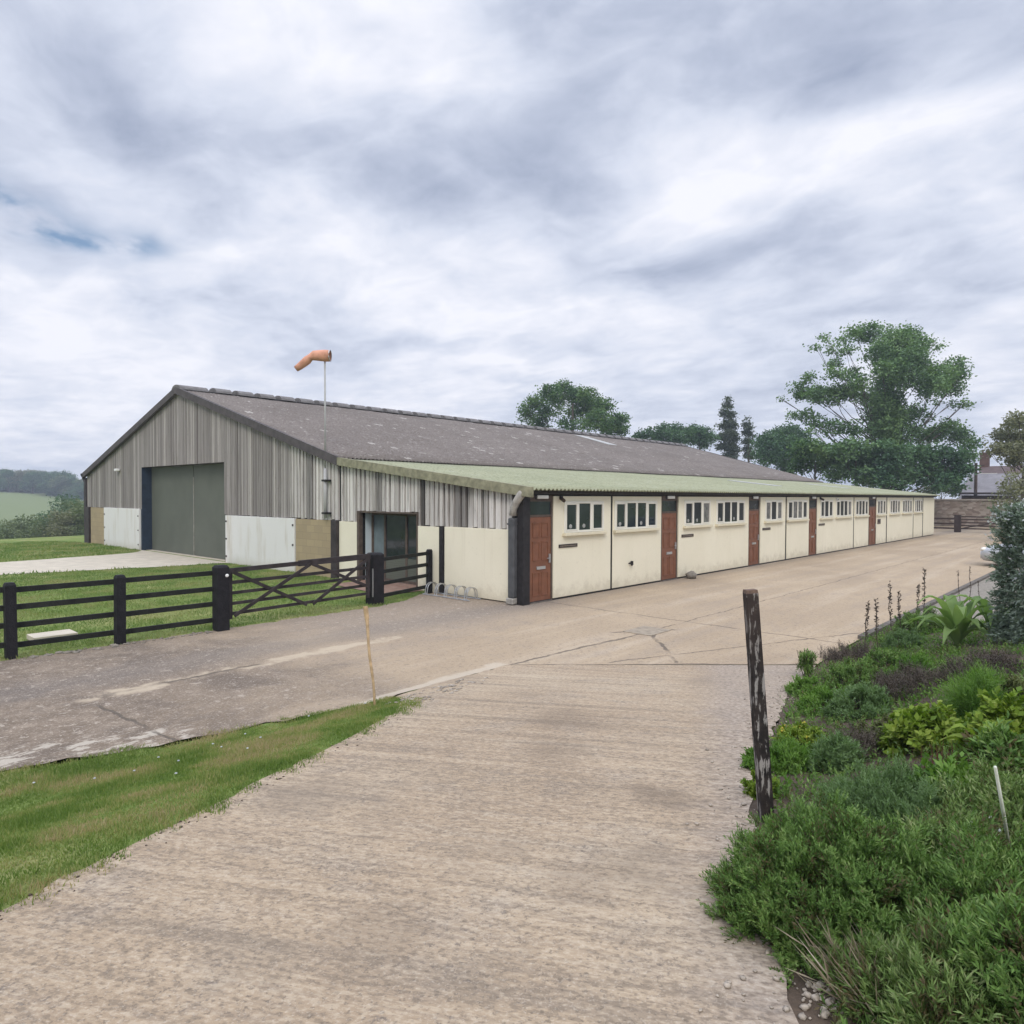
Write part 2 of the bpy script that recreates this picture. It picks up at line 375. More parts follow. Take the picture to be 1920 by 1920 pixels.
def m_yard():
    mt, t = new_mat('old_yard_concrete'); p = t.pos()
    big = t.noise(p, 0.32, 5, 0.55, 0.3); mid = t.noise(p, 1.6, 5, 0.62); fine = t.noise(p, 38, 4, 0.72); grit = t.noise(p, 13, 5, 0.7)
    tr = t.new('ShaderNodeMapping', {'Vector': p, 'Scale': (0.12, 1.6, 1)}).outputs[0]
    track = t.noise(tr, 1.0, 4, 0.55)
    col = t.ramp(big, [(0.3, (0.335, 0.258, 0.178)), (0.7, (0.425, 0.332, 0.228))])
    col = t.mix(t.math('MULTIPLY', t.step(track, 0.48, 0.7), 0.5), col, (0.48, 0.395, 0.30))
    col = t.mix(t.math('MULTIPLY', t.step(track, 0.52, 0.3), 0.35), col, (0.29, 0.24, 0.195))
    col = t.mix(t.math('MULTIPLY', t.step(mid, 0.5, 0.75), 0.35), col, (0.25, 0.21, 0.175))
    sx = t.new('ShaderNodeSeparateXYZ', {0: p})
    # the old slabs at the west end are dark, pitted and spotted with lichen
    wst = t.math('ADD', t.math('MULTIPLY', sx.outputs[0], -1.0), t.math('MULTIPLY', t.math('SUBTRACT', big, 0.5), 9.0))
    wst = t.math('ADD', wst, t.math('MULTIPLY', t.math('SUBTRACT', mid, 0.5), 3.0))
    wm = t.math('MULTIPLY', t.step(wst, 4.5, 9.0), 0.92)
    sp_ = t.noise(p, 3.2, 7, 0.78)
    dark = t.ramp(sp_, [(0.30, (0.110, 0.086, 0.066)), (0.5, (0.185, 0.146, 0.112)), (0.68, (0.275, 0.222, 0.172))])
    col = t.mix(wm, col, dark)
    col = t.mix(t.math('MULTIPLY', wm, t.math('MULTIPLY', t.step(t.noise(p, 0.75, 6, 0.7, 0.5), 0.46, 0.60), 0.55)), col, (0.10, 0.082, 0.07))
    # darker apron where rain drips off the end wall
    nb = t.math('MULTIPLY', t.step(t.math('ADD', sx.outputs[1], t.math('MULTIPLY', t.math('SUBTRACT', mid, 0.5), 3.0)), -2.2, 0.8), t.math('SUBTRACT', 1.0, t.step(sx.outputs[0], 0.2, 2.5)))
    nb = t.math('MULTIPLY', nb, t.step(t.math('ADD', sx.outputs[0], t.math('MULTIPLY', t.math('SUBTRACT', big, 0.5), 4.0)), -6.0, -4.0))
    col = t.mix(t.math('MULTIPLY', nb, 0.6), col, (0.205, 0.17, 0.145))
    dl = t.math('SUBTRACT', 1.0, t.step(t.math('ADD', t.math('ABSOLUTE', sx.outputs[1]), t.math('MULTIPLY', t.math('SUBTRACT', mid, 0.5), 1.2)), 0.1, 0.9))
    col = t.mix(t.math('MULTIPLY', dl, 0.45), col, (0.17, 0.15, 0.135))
    lich = t.math('MAXIMUM', t.step(t.noise(p, 6.0, 5, 0.75), 0.585, 0.63), t.step(t.noise(t.vmath('ADD', p, (7.1, 3.3, 0)), 17.0, 3, 0.7), 0.60, 0.66))
    col = t.mix(t.math('MULTIPLY', lich, t.math('MULTIPLY', t.math('MAXIMUM', wm, nb), 0.65)), col, (0.47, 0.41, 0.34))
    col = t.mix(t.math('MULTIPLY', t.step(grit, 0.53, 0.64), 0.5), col, (0.16, 0.13, 0.105))
    col = t.mix(t.math('MULTIPLY', t.step(fine, 0.53, 0.64), 0.38), col, (0.52, 0.45, 0.37))
    wob = t.math('MULTIPLY', t.math('SUBTRACT', t.noise(p, 2.0, 4, 0.6), 0.5), 0.22)
    pale = None; jn = None
    flk = t.step(t.noise(t.new('ShaderNodeMapping', {'Vector': p, 'Scale': (3.0, 6.0, 1)}).outputs[0], 1.0, 5, 0.7), 0.50, 0.58)
    col = t.mix(t.math('MULTIPLY', t.math('MULTIPLY', line_mask(t, p, (-11.5, -2.2), (-8.9, -3.2), 0.45, wob), flk), 0.8), col, (0.47, 0.42, 0.35))
    col = t.mix(t.math('MULTIPLY', line_mask(t, p, (-7.3, -3.72), (-4.4, -3.5), 0.16, t.math('MULTIPLY', wob, 2.0)), 0.7), col, (0.50, 0.43, 0.34))
    for a, b, wd in [((-9.5, -1.0), (-4.2, -0.75), 0.20)]:
        k = line_mask(t, p, a, b, wd, t.math('MULTIPLY', wob, 2.5)); pale = k
    col = t.mix(t.math('MULTIPLY', t.math('MULTIPLY', pale, t.step(mid, 0.36, 0.52)), 0.8), col, (0.47, 0.39, 0.29))
    for a, b, wd in [((-9.32, -1.3), (-9.18, -3.4), 0.03), ((-4.6, -3.62), (-0.3, -3.85), 0.045), ((-2.7, -5.45), (-0.7, -3.75), 0.045), ((-1.4, -3.3), (-0.2, -4.1), 0.05),
                     ((-4.5, -3.6), (-1.3, -6.95), 0.05), ((-0.6, -3.8), (46, -3.72), 0.02), ((-9.2, -0.98), (-6.9, -0.86), 0.05), ((0.6, -6.9), (0.7, 0), 0.03), ((-3.4, -4.6), (2.5, -7.0), 0.025)]:
        k = line_mask(t, p, a, b, wd, wob); jn = k if jn is None else t.math('MAXIMUM', jn, k)
    col = t.mix(t.math('MULTIPLY', t.math('MULTIPLY', jn, t.step(t.noise(p, 1.3, 3), 0.3, 0.5)), 0.75), col, (0.10, 0.085, 0.07))
    h = t.math('ADD', grit, t.math('MULTIPLY', jn, -1.5))
    setc(t, col, 0.93, t.bump(h, 0.5, 0.015), 0, 0.12); return mt
def m_grass(name, base=1.0):
    mt, t = new_mat(name); p = t.pos()
    big = t.noise(p, 0.16, 4, 0.6); mid = t.noise(p, 0.9, 5, 0.6); f = t.noise(p, 14, 5, 0.75)
    x = t.math('ADD', t.math('MULTIPLY', big, 0.5), t.math('MULTIPLY', mid, 0.5))
    col = t.ramp(x, [(0.36, (0.125, 0.19, 0.045)), (0.5, (0.18, 0.23, 0.066)), (0.62, (0.28, 0.27, 0.115))])
    col = t.mix(t.math('MULTIPLY', t.step(f, 0.45, 0.7), 0.55), col, (0.07, 0.105, 0.024))
    # beyond the valley the hill pasture is paler
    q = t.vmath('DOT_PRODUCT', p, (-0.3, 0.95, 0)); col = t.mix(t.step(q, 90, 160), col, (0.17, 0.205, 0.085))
    setc(t, col, 0.95, t.bump(f, 0.6, 0.05), 0, 0.1); return mt
M = {}
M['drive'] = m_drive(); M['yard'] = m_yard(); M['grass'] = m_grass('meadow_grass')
M['soil'] = m_simple('bed_soil', (0.085, 0.062, 0.045), 0.95, 0.4, 5, 0.8, bscale=30)
M['path'] = m_simple('pale_path_concrete', (0.52, 0.465, 0.375), 0.9, 0.12, 2.5, 0.3)
M['bay'] = m_simple('bay_gravel', (0.24, 0.215, 0.18), 0.95, 0.25, 9, 0.6, bscale=60)
M['kerb'] = m_simple('kerb_edging', (0.13, 0.115, 0.10), 0.9, 0.3, 5, 0.4)
M['stone'] = m_simple('pale_flint', (0.33, 0.285, 0.235), 0.85, 0.45, 9, 0.4)

# ------------------------------------------------------------------ the setting
def grid_axis(lo, hi, fine_lo, fine_hi, fine, grow=1.13):
    a = list(np.arange(fine_lo, fine_hi+1e-6, fine)); st = fine
    x = fine_hi
    while x < hi: st *= grow; x += st; a.append(x)
    st = fine; x = fine_lo; pre = []
    while x > lo: st *= grow; x -= st; pre.append(x)
    return np.array(pre[::-1]+a)
YU_X = [-18, -10.57, -9.2, -8.13, -7.12, -6.5, -4.5, -1.34, -1.33]
YU_Y = [-1.9, -2.95, -3.33, -3.5, -3.84, -3.75, -3.6, -6.95, -7.02]
def yard_lo(x): return np.where(x < -1.34, np.interp(x, YU_X, YU_Y), edge_right(x)+0.02)
def yard_hi(x): return np.interp(x, [-18, -9.4, -2.3, -1.5, -0.6, 0.0, 0.01, 42.1, 42.2, 60], [2.1, 2.12, 2.28, 2.5, 3.05, 3.3, 0.2, 0.2, 9, 9])
DL = [(-17, -9.66), (-11.37, -6.81), (-8.3, -5.25), (-7.45, -4.75), (-7.05, -4.3), (-6.8, -3.85), (-4.5, -3.6)]
DR = [(-15, -12.7), (-9.79, -9.8), (-7.99, -8.86), (-7.27, -8.55), (-6.09, -8.2), (-3.63, -7.46), (-1.34, -7.02)]
gx = grid_axis(-700, 800, -14, 6, 0.25); gy = grid_axis(-500, 800, -13, 6, 0.25)
X, Y = np.meshgrid(gx, gy)
Z = terrain(X, Y)
d1 = (X+11.37)*-0.452+(Y+6.81)*0.892
under = ((Y > yard_lo(X)) & (Y < yard_hi(X)) & (X < 60) & (X > -18)) | ((d1 < -0.1) & (Y > edge_right(X)-6) & (X < 4.2) & (X > -16) & (Y < -3.6))
under |= ((X > 4.2) & (X < 47) & (Y < -6.9) & (Y > -12.8))
Z = Z-0.05*under
nx, ny = len(gx), len(gy)
I = (np.arange(ny-1)[:, None]*nx+np.arange(nx-1)[None, :]).ravel()
tag(npmesh('ground', np.stack([X.ravel(), Y.ravel(), Z.ravel()], 1), np.stack([I, I+1, I+nx+1, I+nx], 1), M['grass'], None, True), kind='structure')
def resample(pts, n):
    pts = np.array(pts, float); d = np.r_[0, np.cumsum(np.linalg.norm(np.diff(pts, axis=0), axis=1))]
    s = np.linspace(0, d[-1], n); return np.stack([np.interp(s, d, pts[:, 0]), np.interp(s, d, pts[:, 1])], 1)
def sheet(name, A, B, m, off, mat, wob=0.0):
    """a sheet of ground between two edge lines, draped on the terrain"""
    n = len(A); w_ = np.linspace(0, 1, m)[None, :, None]
    if wob:
        A = A+rng.normal(0, wob, A.shape); B = B+rng.normal(0, wob, B.shape)
    P = A[:, None, :]*(1-w_)+B[:, None, :]*w_
    z = terrain(P[..., 0], P[..., 1])+off
    V = np.concatenate([P, z[..., None]], 2).reshape(-1, 3)
    I = (np.arange(n-1)[:, None]*m+np.arange(m-1)[None, :]).ravel()
    o = npmesh(name, V, np.stack([I, I+m, I+m+1, I+1], 1), mat, None, True)
    return tag(o, kind='structure')
sheet('driveway', resample(DL, 110), resample(DR, 110), 36, 0.010, M['drive'], 0.015)
xs = np.r_[np.arange(-18, -4.5, 0.18), np.arange(-4.5, 3, 0.12), np.arange(3, 60.1, 0.8)]
sheet('yard', np.stack([xs, yard_lo(xs)+rng.normal(0, 0.03, len(xs))*(xs < -5)], 1), np.stack([xs, yard_hi(xs)+rng.normal(0, 0.04, len(xs))*(xs < -1)], 1), 40, 0.004, M['yard'])
xb = np.arange(-15, 4.41, 0.2)
sheet('flower_bed', np.stack([xb, edge_right(xb)], 1), np.stack([xb, edge_right(xb)-6], 1), 36, 0.002, M['soil'], 0.02)
xb = np.linspace(4.4, 47, 30)
sheet('parking_bay', np.stack([xb, xb*0-6.98], 1), np.stack([xb, xb*0-12.8], 1), 8, 0.006, M['bay'])
path_a = resample([(-30, 17.0), (-6.79, 15.83), (-2.0, 14.75), (-0.02, 14.5)], 60); path_b = resample([(-30, 19.5), (-5.83, 20.57), (-1.6, 21.45), (-0.5, 22.0), (-0.02, 23.3)], 60)
sheet('path', path_a, path_b, 8, 0.012, M['path'], 0.03)
tag(MB().box(1.2, 46, -6.98, -6.86, -0.05, 0.07).build('kerb', M['kerb'], bevel=0.01), kind='structure')
sheet('porch_step_paving', np.array([(-1.3, 3.5), (-0.02, 3.5)]), np.array([(-1.0, 6.4), (-0.02, 6.4)]), 3, 0.02, m_simple('brown_paving', (0.26, 0.17, 0.13), 0.9, 0.25, 6, 0.4))

# ------------------------------------------------------------------ the barn
L_, W_, WL, HE1, HE2, HR = 42.11, 30.38, 7.40, 3.68, 2.72, 6.89
YR = (W_+WL)/2
M['white_panel'] = m_simple('white_painted_panel', (0.62, 0.62, 0.60), 0.75, 0.10, 1.4, 0.15)
def m_cream():
    mt, t = new_mat('cream_render'); p = t.pos(); z = t.new('ShaderNodeSeparateXYZ', {0: p}).outputs[2]
    col = t.ramp(t.noise(p, 0.9, 5, 0.6), [(0.3, (0.765, 0.715, 0.565)), (0.7, (0.815, 0.765, 0.615))])
    stv = t.new('ShaderNodeMapping', {'Vector': p, 'Scale': (5, 5, 0.35)}).outputs[0]; n = t.noise(stv, 1.0, 5, 0.65)
    col = t.mix(t.math('MULTIPLY', t.step(n, 0.54, 0.74), 0.22), col, (0.60, 0.54, 0.41))
    m2 = t.noise(p, 3.5, 5, 0.7)
    spl = t.math('SUBTRACT', 1.0, t.step(t.math('ADD', z, t.math('MULTIPLY', t.math('SUBTRACT', m2, 0.5), -0.9)), 0.02, 0.42))
    col = t.mix(t.math('MULTIPLY', spl, 0.45), col, (0.46, 0.40, 0.29))
    col = t.mix(t.math('MULTIPLY', t.step(t.noise(p, 11, 4, 0.7), 0.63, 0.70), 0.30), col, (0.45, 0.40, 0.31))
    setc(t, col, 0.8, t.bump(t.noise(p, 90, 3), 0.12, 0.01), 0, 0.2); return mt
M['cream'] = m_cream()
M['black'] = m_simple('black_stained_timber', (0.022, 0.020, 0.021), 0.65, 0.4, 8, 0.3)
M['steel'] = m_simple('dark_steel', (0.045, 0.036, 0.036), 0.6, 0.4, 5, 0.15)
M['navy'] = m_simple('navy_reveal', (0.022, 0.036, 0.06), 0.6, 0.3, 3)
M['door_green'] = m_simple('grey_green_sheet', (0.112, 0.122, 0.098), 0.6, 0.12, 0.9, 0.1)
M['brown_door'] = m_simple('brown_door_paint', (0.195, 0.082, 0.046), 0.5, 0.18, 5, 0.05)
M['brown_trim'] = m_simple('brown_trim_dark', (0.15, 0.055, 0.03), 0.55, 0.15, 5)  # a darker brown than the door paint
M['upvc'] = m_simple('white_window_frame', (0.76, 0.735, 0.66), 0.45, 0.05, 3)
M['sill'] = m_simple('cream_sill', (0.70, 0.64, 0.48), 0.7, 0.06, 5)
M['pipe'] = m_simple('grey_pipe', (0.085, 0.087, 0.092), 0.55, 0.25, 4)
M['pipe_pale'] = m_simple('weathered_hopper', (0.33, 0.31, 0.28), 0.8, 0.3, 8, 0.3)
M['metal'] = m_simple('galvanised_metal', (0.55, 0.56, 0.57), 0.35, 0.1, 8, 0, 0.8)
M['white'] = m_simple('white_plastic', (0.82, 0.82, 0.80), 0.45, 0.04, 6)
M['dark_void'] = m_simple('dark_interior', (0.015, 0.014, 0.014), 0.95, 0.2, 3)
def m_glass():
    mt, t = new_mat('window_glass'); p = t.pos()
    n = t.noise(p, 1.1, 4, 0.6); col = t.ramp(n, [(0.35, (0.012, 0.017, 0.022)), (0.6, (0.028, 0.037, 0.045)), (0.75, (0.07, 0.08, 0.085))])
    setc(t, col, 0.06, t.bump(t.noise(p, 2.0, 2), 0.03, 0.05), 0, 0.45); return mt
M['glass'] = m_glass()
def m_block():
    mt, t = new_mat('buff_blockwork'); p = t.pos()
    yz = t.new('ShaderNodeMapping', {'Vector': p, 'Rotation': (0, PI/2, 0)}).outputs[0]
    s3 = t.new('ShaderNodeSeparateXYZ', {0: p}); yz = t.new('ShaderNodeCombineXYZ', {0: s3.outputs[1], 1: s3.outputs[2]}).outputs[0]
    br = t.new('ShaderNodeTexBrick', {'Vector': yz, 'Color1': (0.40, 0.32, 0.20, 1), 'Color2': (0.35, 0.28, 0.18, 1), 'Mortar': (0.30, 0.245, 0.165, 1), 'Scale': 1.0, 'Mortar Size': 0.008, 'Brick Width': 0.45, 'Row Height': 0.225})
    col = t.mix(t.math('MULTIPLY', t.step(t.noise(p, 1.5, 4), 0.45, 0.75), 0.3), br.outputs[0], (0.30, 0.26, 0.19))
    setc(t, col, 0.9, t.bump(t.noise(p, 50, 3), 0.4, 0.01), 0, 0.15); return mt
M['block'] = m_block()
M['grey_boards'] = m_boards('silvered_boards', [(0.0, (0.19, 0.172, 0.162)), (0.2, (0.245, 0.225, 0.212)), (0.7, (0.295, 0.272, 0.258)), (0.9, (0.33, 0.305, 0.288)), (1.0, (0.46, 0.43, 0.40))], (0.09, 0.08, 0.075), 0.6)
M['pale_boards'] = m_boards('bleached_boards', [(0.0, (0.08, 0.074, 0.07)), (0.14, (0.17, 0.158, 0.15)), (0.2, (0.46, 0.435, 0.41)), (0.6, (0.60, 0.57, 0.54)), (1.0, (0.70, 0.67, 0.635))], (0.06, 0.054, 0.05), 0.8)
def m_roof(name, a, b, lich, lcol, dirt):
    mt, t = new_mat(name); p = t.pos()
    big = t.noise(p, 0.35, 5, 0.6); fine = t.noise(p, 10, 5, 0.75)
    col = t.ramp(big, [(0.3, a), (0.7, b)])
    col = t.mix(t.math('MULTIPLY', t.step(fine, 0.47, 0.62), 0.6), col, dirt)
    col = t.mix(t.math('MULTIPLY', t.step(t.noise(p, 4.0, 5, 0.75), 0.54, 0.66), 0.4), col, lcol)
    sl = t.new('ShaderNodeMapping', {'Vector': p, 'Scale': (0.5, 3.0, 3.0)}).outputs[0]
    col = t.mix(t.math('MULTIPLY', t.step(t.noise(sl, 1.0, 4, 0.65), 0.55, 0.75), 0.4), col, dirt)
    # sheet laps across the slope
    s3 = t.new('ShaderNodeSeparateXYZ', {0: p})
    lap = t.math('FRACT', t.math('DIVIDE', t.math('ADD', s3.outputs[1], t.math('MULTIPLY', fine, 0.05)), 2.6))
    col = t.mix(t.math('MULTIPLY', t.math('SUBTRACT', 1.0, t.step(lap, 0.0, 0.03)), 0.35), col, dirt)
    v = t.new('ShaderNodeTexVoronoi', {'Vector': p, 'Scale': 1.35, 'Randomness': 1.0}); v.feature = 'F1'
    rnd = t.new('ShaderNodeSeparateColor', {0: v.outputs['Color']})
    thr = t.math('ADD', t.math('MULTIPLY', rnd.outputs[0], 0.30), t.math('MULTIPLY', t.math('SUBTRACT', fine, 0.5), 0.45))
    spot = t.math('MULTIPLY', t.step(t.math('SUBTRACT', thr, v.outputs['Distance']), 0.0, 0.05), t.step(t.noise(p, 0.25, 2), 0.38, 0.56))
    col = t.mix(t.math('MULTIPLY', spot, lich), col, lcol)
    setc(t, col, 0.9, t.bump(fine, 0.3, 0.01), 0, 0.15); return mt
M['roof'] = m_roof('weathered_fibre_cement', (0.158, 0.138, 0.125), (0.205, 0.180, 0.164), 0.8, (0.42, 0.395, 0.365), (0.10, 0.081, 0.07))
M['green_roof'] = m_roof('moss_green_sheet', (0.285, 0.298, 0.195), (0.35, 0.355, 0.24), 0.3, (0.42, 0.44, 0.36), (0.18, 0.19, 0.12))
M['barge'] = m_simple('dark_barge_board', (0.085, 0.075, 0.075), 0.8, 0.25, 4, 0.2)
M['barge_green'] = m_simple('mossy_verge', (0.255, 0.245, 0.165), 0.9, 0.35, 5, 0.4)
M['ridge'] = m_simple('grey_ridge_tile', (0.17, 0.16, 0.158), 0.9, 0.25, 6, 0.3)
M['rooflight'] = m_simple('pale_rooflight', (0.40, 0.40, 0.385), 0.5, 0.15, 5)

barn = thing('barn', 'long farm building with weathered board gable, mossy lean-to roof and row of cream office fronts', 'barn', (0, 0, 0))
def P(mb, name, mat, parent=None, **k): return mb.build(name, M[mat] if isinstance(mat, str) else mat, parent or barn, **k)
def z_gable(y): return HE1+(HR-HE1)*(1-abs(y-YR)/(YR-WL))
def z_lean(y): return HE2+(HE1-0.06-HE2)*y/WL
# shell behind the cladding, with the big door and the porch left open
sh = MB()
DY0, DY1, DZ = 14.95, 23.05, 3.76
PY0, PY1, PZ = 3.78, 6.33, 2.06
gt = lambda y: z_gable(y)-0.06
sh.prism([(WL, 0), (DY0, 0), (DY0, gt(DY0)), (WL, gt(WL))], 0, 0.05, 0.13)
sh.prism([(DY0, DZ), (DY1, DZ), (DY1, gt(DY1)), (YR, gt(YR)), (DY0, gt(DY0))], 0, 0.05, 0.13)
sh.prism([(DY1, 0), (W_, 0), (W_, gt(W_)), (DY1, gt(DY1))], 0, 0.05, 0.13)
lt = lambda y: z_lean(y)-0.08
sh.prism([(0.13, 0), (PY0, 0), (PY0, lt(PY0)), (0.13, lt(0.13))], 0, 0.05, 0.13)
sh.prism([(PY0, PZ), (PY1, PZ), (PY1, lt(PY1)), (PY0, lt(PY0))], 0, 0.05, 0.13)
sh.prism([(PY1, 0), (WL, 0), (WL, lt(WL)), (PY1, lt(PY1))], 0, 0.05, 0.13)
sh.box(0.05, L_, 0.05, 0.13, 0, HE2-0.05)
sh.prism([(0.13, 0), (W_, 0), (W_, gt(W_)), (YR, gt(YR)), (WL, gt(WL)), (0.13, lt(0.13))], 0, L_-0.1, L_-0.02)
sh.box(0.13, L_-0.1, W_-0.1, W_, 0, HE1-0.1)
P(sh, 'wall', 'dark_void')
# cladding boards
def board_run(y0, y1, wd, gap, ztop, zbot, mat, xo=0.0, jit=0.02):
    b = MB(); y = y0
    while y < y1-0.03:
        w2 = min(wd*random.uniform(0.75, 1.25), y1-y)
        zb = zbot(y+w2/2) if callable(zbot) else zbot
        zb += random.uniform(-jit, jit); xx = xo-0.03+random.uniform(-0.008, 0.008)
        la, lb = ztop(y), ztop(y+w2); tl = random.uniform(-0.006, 0.006)
        vs = [(xx, y+tl, zb), (xx, y+w2+tl, zb), (xx, y+w2, lb), (xx, y, la)]; x2 = xo+0.045
        vs += [(x2, y+tl, zb), (x2, y+w2+tl, zb), (x2, y+w2, lb), (x2, y, la)]
        b.add(vs, [(0, 1, 2, 3), (7, 6, 5, 4), (0, 4, 5, 1), (1, 5, 6, 2), (2, 6, 7, 3), (3, 7, 4, 0)])
        y += w2+gap*random.uniform(0.4, 1.6)
    return b
rk = lambda y: z_gable(y)-0.10
P(board_run(DY1, 29.85, 0.13, 0.010, rk, 1.88, None), 'cladding', 'grey_boards')
P(board_run(DY0+0.01, DY1-0.01, 0.12, 0.014, rk, DZ, None, jit=0.0), 'cladding', 'grey_boards')
P(board_run(10.3, DY0-0.02, 0.115, 0.026, rk, 1.79, None), 'cladding', 'grey_boards')
P(board_run(7.5, 10.28, 0.115, 0.062, rk, 1.78, None), 'cladding', 'pale_boards')
P(board_run(PY1+0.05, 7.33, 0.12, 0.065, lambda y: z_lean(y)-0.1, 1.76, None), 'cladding', 'pale_boards')
P(board_run(PY0, PY1, 0.125, 0.065, lambda y: z_lean(y)-0.1, PZ+0.02, None), 'cladding', 'pale_boards')
P(board_run(0.36, PY0-0.04, 0.135, 0.065, lambda y: z_lean(y)-0.1, 1.74, None), 'cladding', 'pale_boards')
P(board_run(29.87, 30.5, 0.16, 0.006, rk, 1.88, None), 'cladding', 'grey_boards')
# lower walls of the end elevation
P(MB().box(-0.05, 0.04, 27.85, 29.9, 0, 1.86), 'block_wall', 'block')
def m_stained():
    mt, t = new_mat('stained_white_panel'); p = t.pos()
    s_ = t.new('ShaderNodeMapping', {'Vector': p, 'Scale': (2.2, 2.2, 0.35)}).outputs[0]
    n = t.noise(s_, 1.0, 5, 0.6); z = t.new('ShaderNodeSeparateXYZ', {0: p}).outputs[2]
    col = t.mix(t.math('MULTIPLY', t.step(n, 0.5, 0.75), 0.7), (0.72, 0.71, 0.69), (0.50, 0.45, 0.36))
    spl = t.math('SUBTRACT', 1.0, t.step(t.math('ADD', z, t.math('MULTIPLY', n, 0.5)), 0.2, 0.65))
    col = t.mix(t.math('MULTIPLY', spl, 0.5), col, (0.45, 0.41, 0.33))
    setc(t, col, 0.75); return mt
M['white_panel'] = m_stained()
P(MB().box(-0.09, 0.04, 23.2, 27.82, 0, 1.88), 'wall_panel', 'white_panel', bevel=0.01)
P(MB().box(-0.09, 0.04, 9.9, 14.75, 0, 1.77), 'wall_panel', 'white_panel', bevel=0.01)
for y in (9.98, 14.66, 23.3, 27.7):
    for z in (0.25, 0.9, 1.55): P(MB().box(-0.115, -0.088, y-0.03, y+0.03, z-0.03, z+0.03), 'bolt_plate', 'steel')
P(MB().box(-0.05, 0.04, 7.74, 9.87, 0, 1.76), 'block_wall', 'block')
P(MB().box(-0.14, 0.04, 7.42, 7.72, 0, 1.775), 'column', 'steel')
P(MB().box(-0.12, 0.05, 30.0, 30.5, 0, 1.87), 'column', 'steel')
P(MB().box(-0.1, -0.02, 30.5, 30.8, 0, 3.4), 'column', 'steel')
P(MB().box(-0.05, 0.04, PY1+0.17, 7.40, 0, 1.75), 'wall_panel', 'cream')
P(MB().box(-0.05, 0.04, 2.86, PY0-0.04, 0, 1.72), 'wall_panel', 'cream')
P(MB().box(-0.06, 0.04, 0.34, 2.68, 0.03, 1.735), 'wall_panel', 'cream', bevel=0.008)
P(MB().box(-0.10, 0.04, 2.70, 2.84, 0, 1.735), 'column', 'black')
# big double door, set back in a deep reveal
P(MB().box(0.40, 0.47, DY0, 18.57, 0.02, DZ), 'sliding_door', 'door_green')
P(MB().box(0.40, 0.47, 18.61, DY1, 0.02, DZ), 'sliding_door', 'door_green')
P(MB().box(0.385, 0.40, 18.575, 18.605, 0.02, DZ-0.5), 'door_seam', 'pipe_pale')
rv = MB(); rv.box(-0.02, 0.5, DY1-0.03, DY1+0.10, 0, DZ+0.0); P(rv, 'door_reveal', 'navy')
P(MB().box(0.0, 0.5, DY0-0.1, DY0, 0, DZ), 'door_reveal', 'steel')
P(MB().box(0.0, 0.5, DY0, DY1-0.03, DZ, DZ+0.1), 'door_lintel', 'steel')
P(MB().box(0.14, 0.40, DY0, DY1-0.03, -0.02, 0.012), 'door_sill', 'path')
# glazed porch
M['pale_blue'] = m_simple('pale_blue_wall', (0.55, 0.63, 0.68), 0.6, 0.06, 2)
pd = 0.44
P(MB().box(0.13, pd, PY1, PY1+0.08, 0, PZ), 'porch_wall', 'pale_blue')
P(MB().box(0.13, pd, PY0-0.08, PY0, 0, PZ), 'porch_wall', 'cream')
P(MB().box(0.05, pd, PY0-0.08, PY1+0.08, PZ, PZ+0.06), 'porch_ceiling', 'black')
P(MB().box(-0.02, pd, PY0, PY1, 0, 0.05), 'porch_floor', bpy.data.materials['brown_paving'])
M['porch_wood'] = m_simple('brown_porch_timber', (0.10, 0.075, 0.06), 0.7, 0.25, 8)
pg = MB()
for y in (PY0+0.04, 4.72, 5.70, PY1-0.04): pg.box(pd-0.09, pd-0.02, y-0.04, y+0.04, 0.05, PZ)
pg.box(pd-0.085, pd-0.025, PY0+0.08, PY1-0.08, PZ-0.1, PZ-0.001); pg.box(pd-0.085, pd-0.025, PY0+0.08, PY1-0.08, 0.05, 0.13)
pdoor = P(pg, 'porch_door_frame', 'porch_wood')
for a, b in ((PY0+0.08, 4.68), (4.76, 5.66)):
    P(MB().box(pd-0.06, pd-0.05, a, b, 0.75, PZ-0.1), 'pane', 'glass', pdoor)
    lw = MB(); z = 0.13
    while z < 0.74: lw.box(pd-0.075, pd-0.05, a, b, z, z+0.058); z += 0.062
    P(lw, 'reflection_slats', 'door_green', pdoor)  # green slats shaped after the lawn and fence reflected in the glass
P(MB().box(pd-0.06, pd-0.05, 5.74, PY1-0.08, 0.13, PZ-0.1), 'pane', m_simple('pale_side_glass', (0.13, 0.165, 0.18), 0.08, 0.3, 1.5, spec=0.5), pdoor)
for y in (PY1+0.02, PY0-0.03):
    P(MB().box(-0.07, 0.05, y, y+0.12 if y > 5 else y+0.03, 0, PZ+0.02), 'porch_post', 'porch_wood')
P(MB().box(-0.06, 0.05, PY0, PY1+0.02, PZ-0.03, PZ+0.015), 'porch_lintel', 'porch_wood')
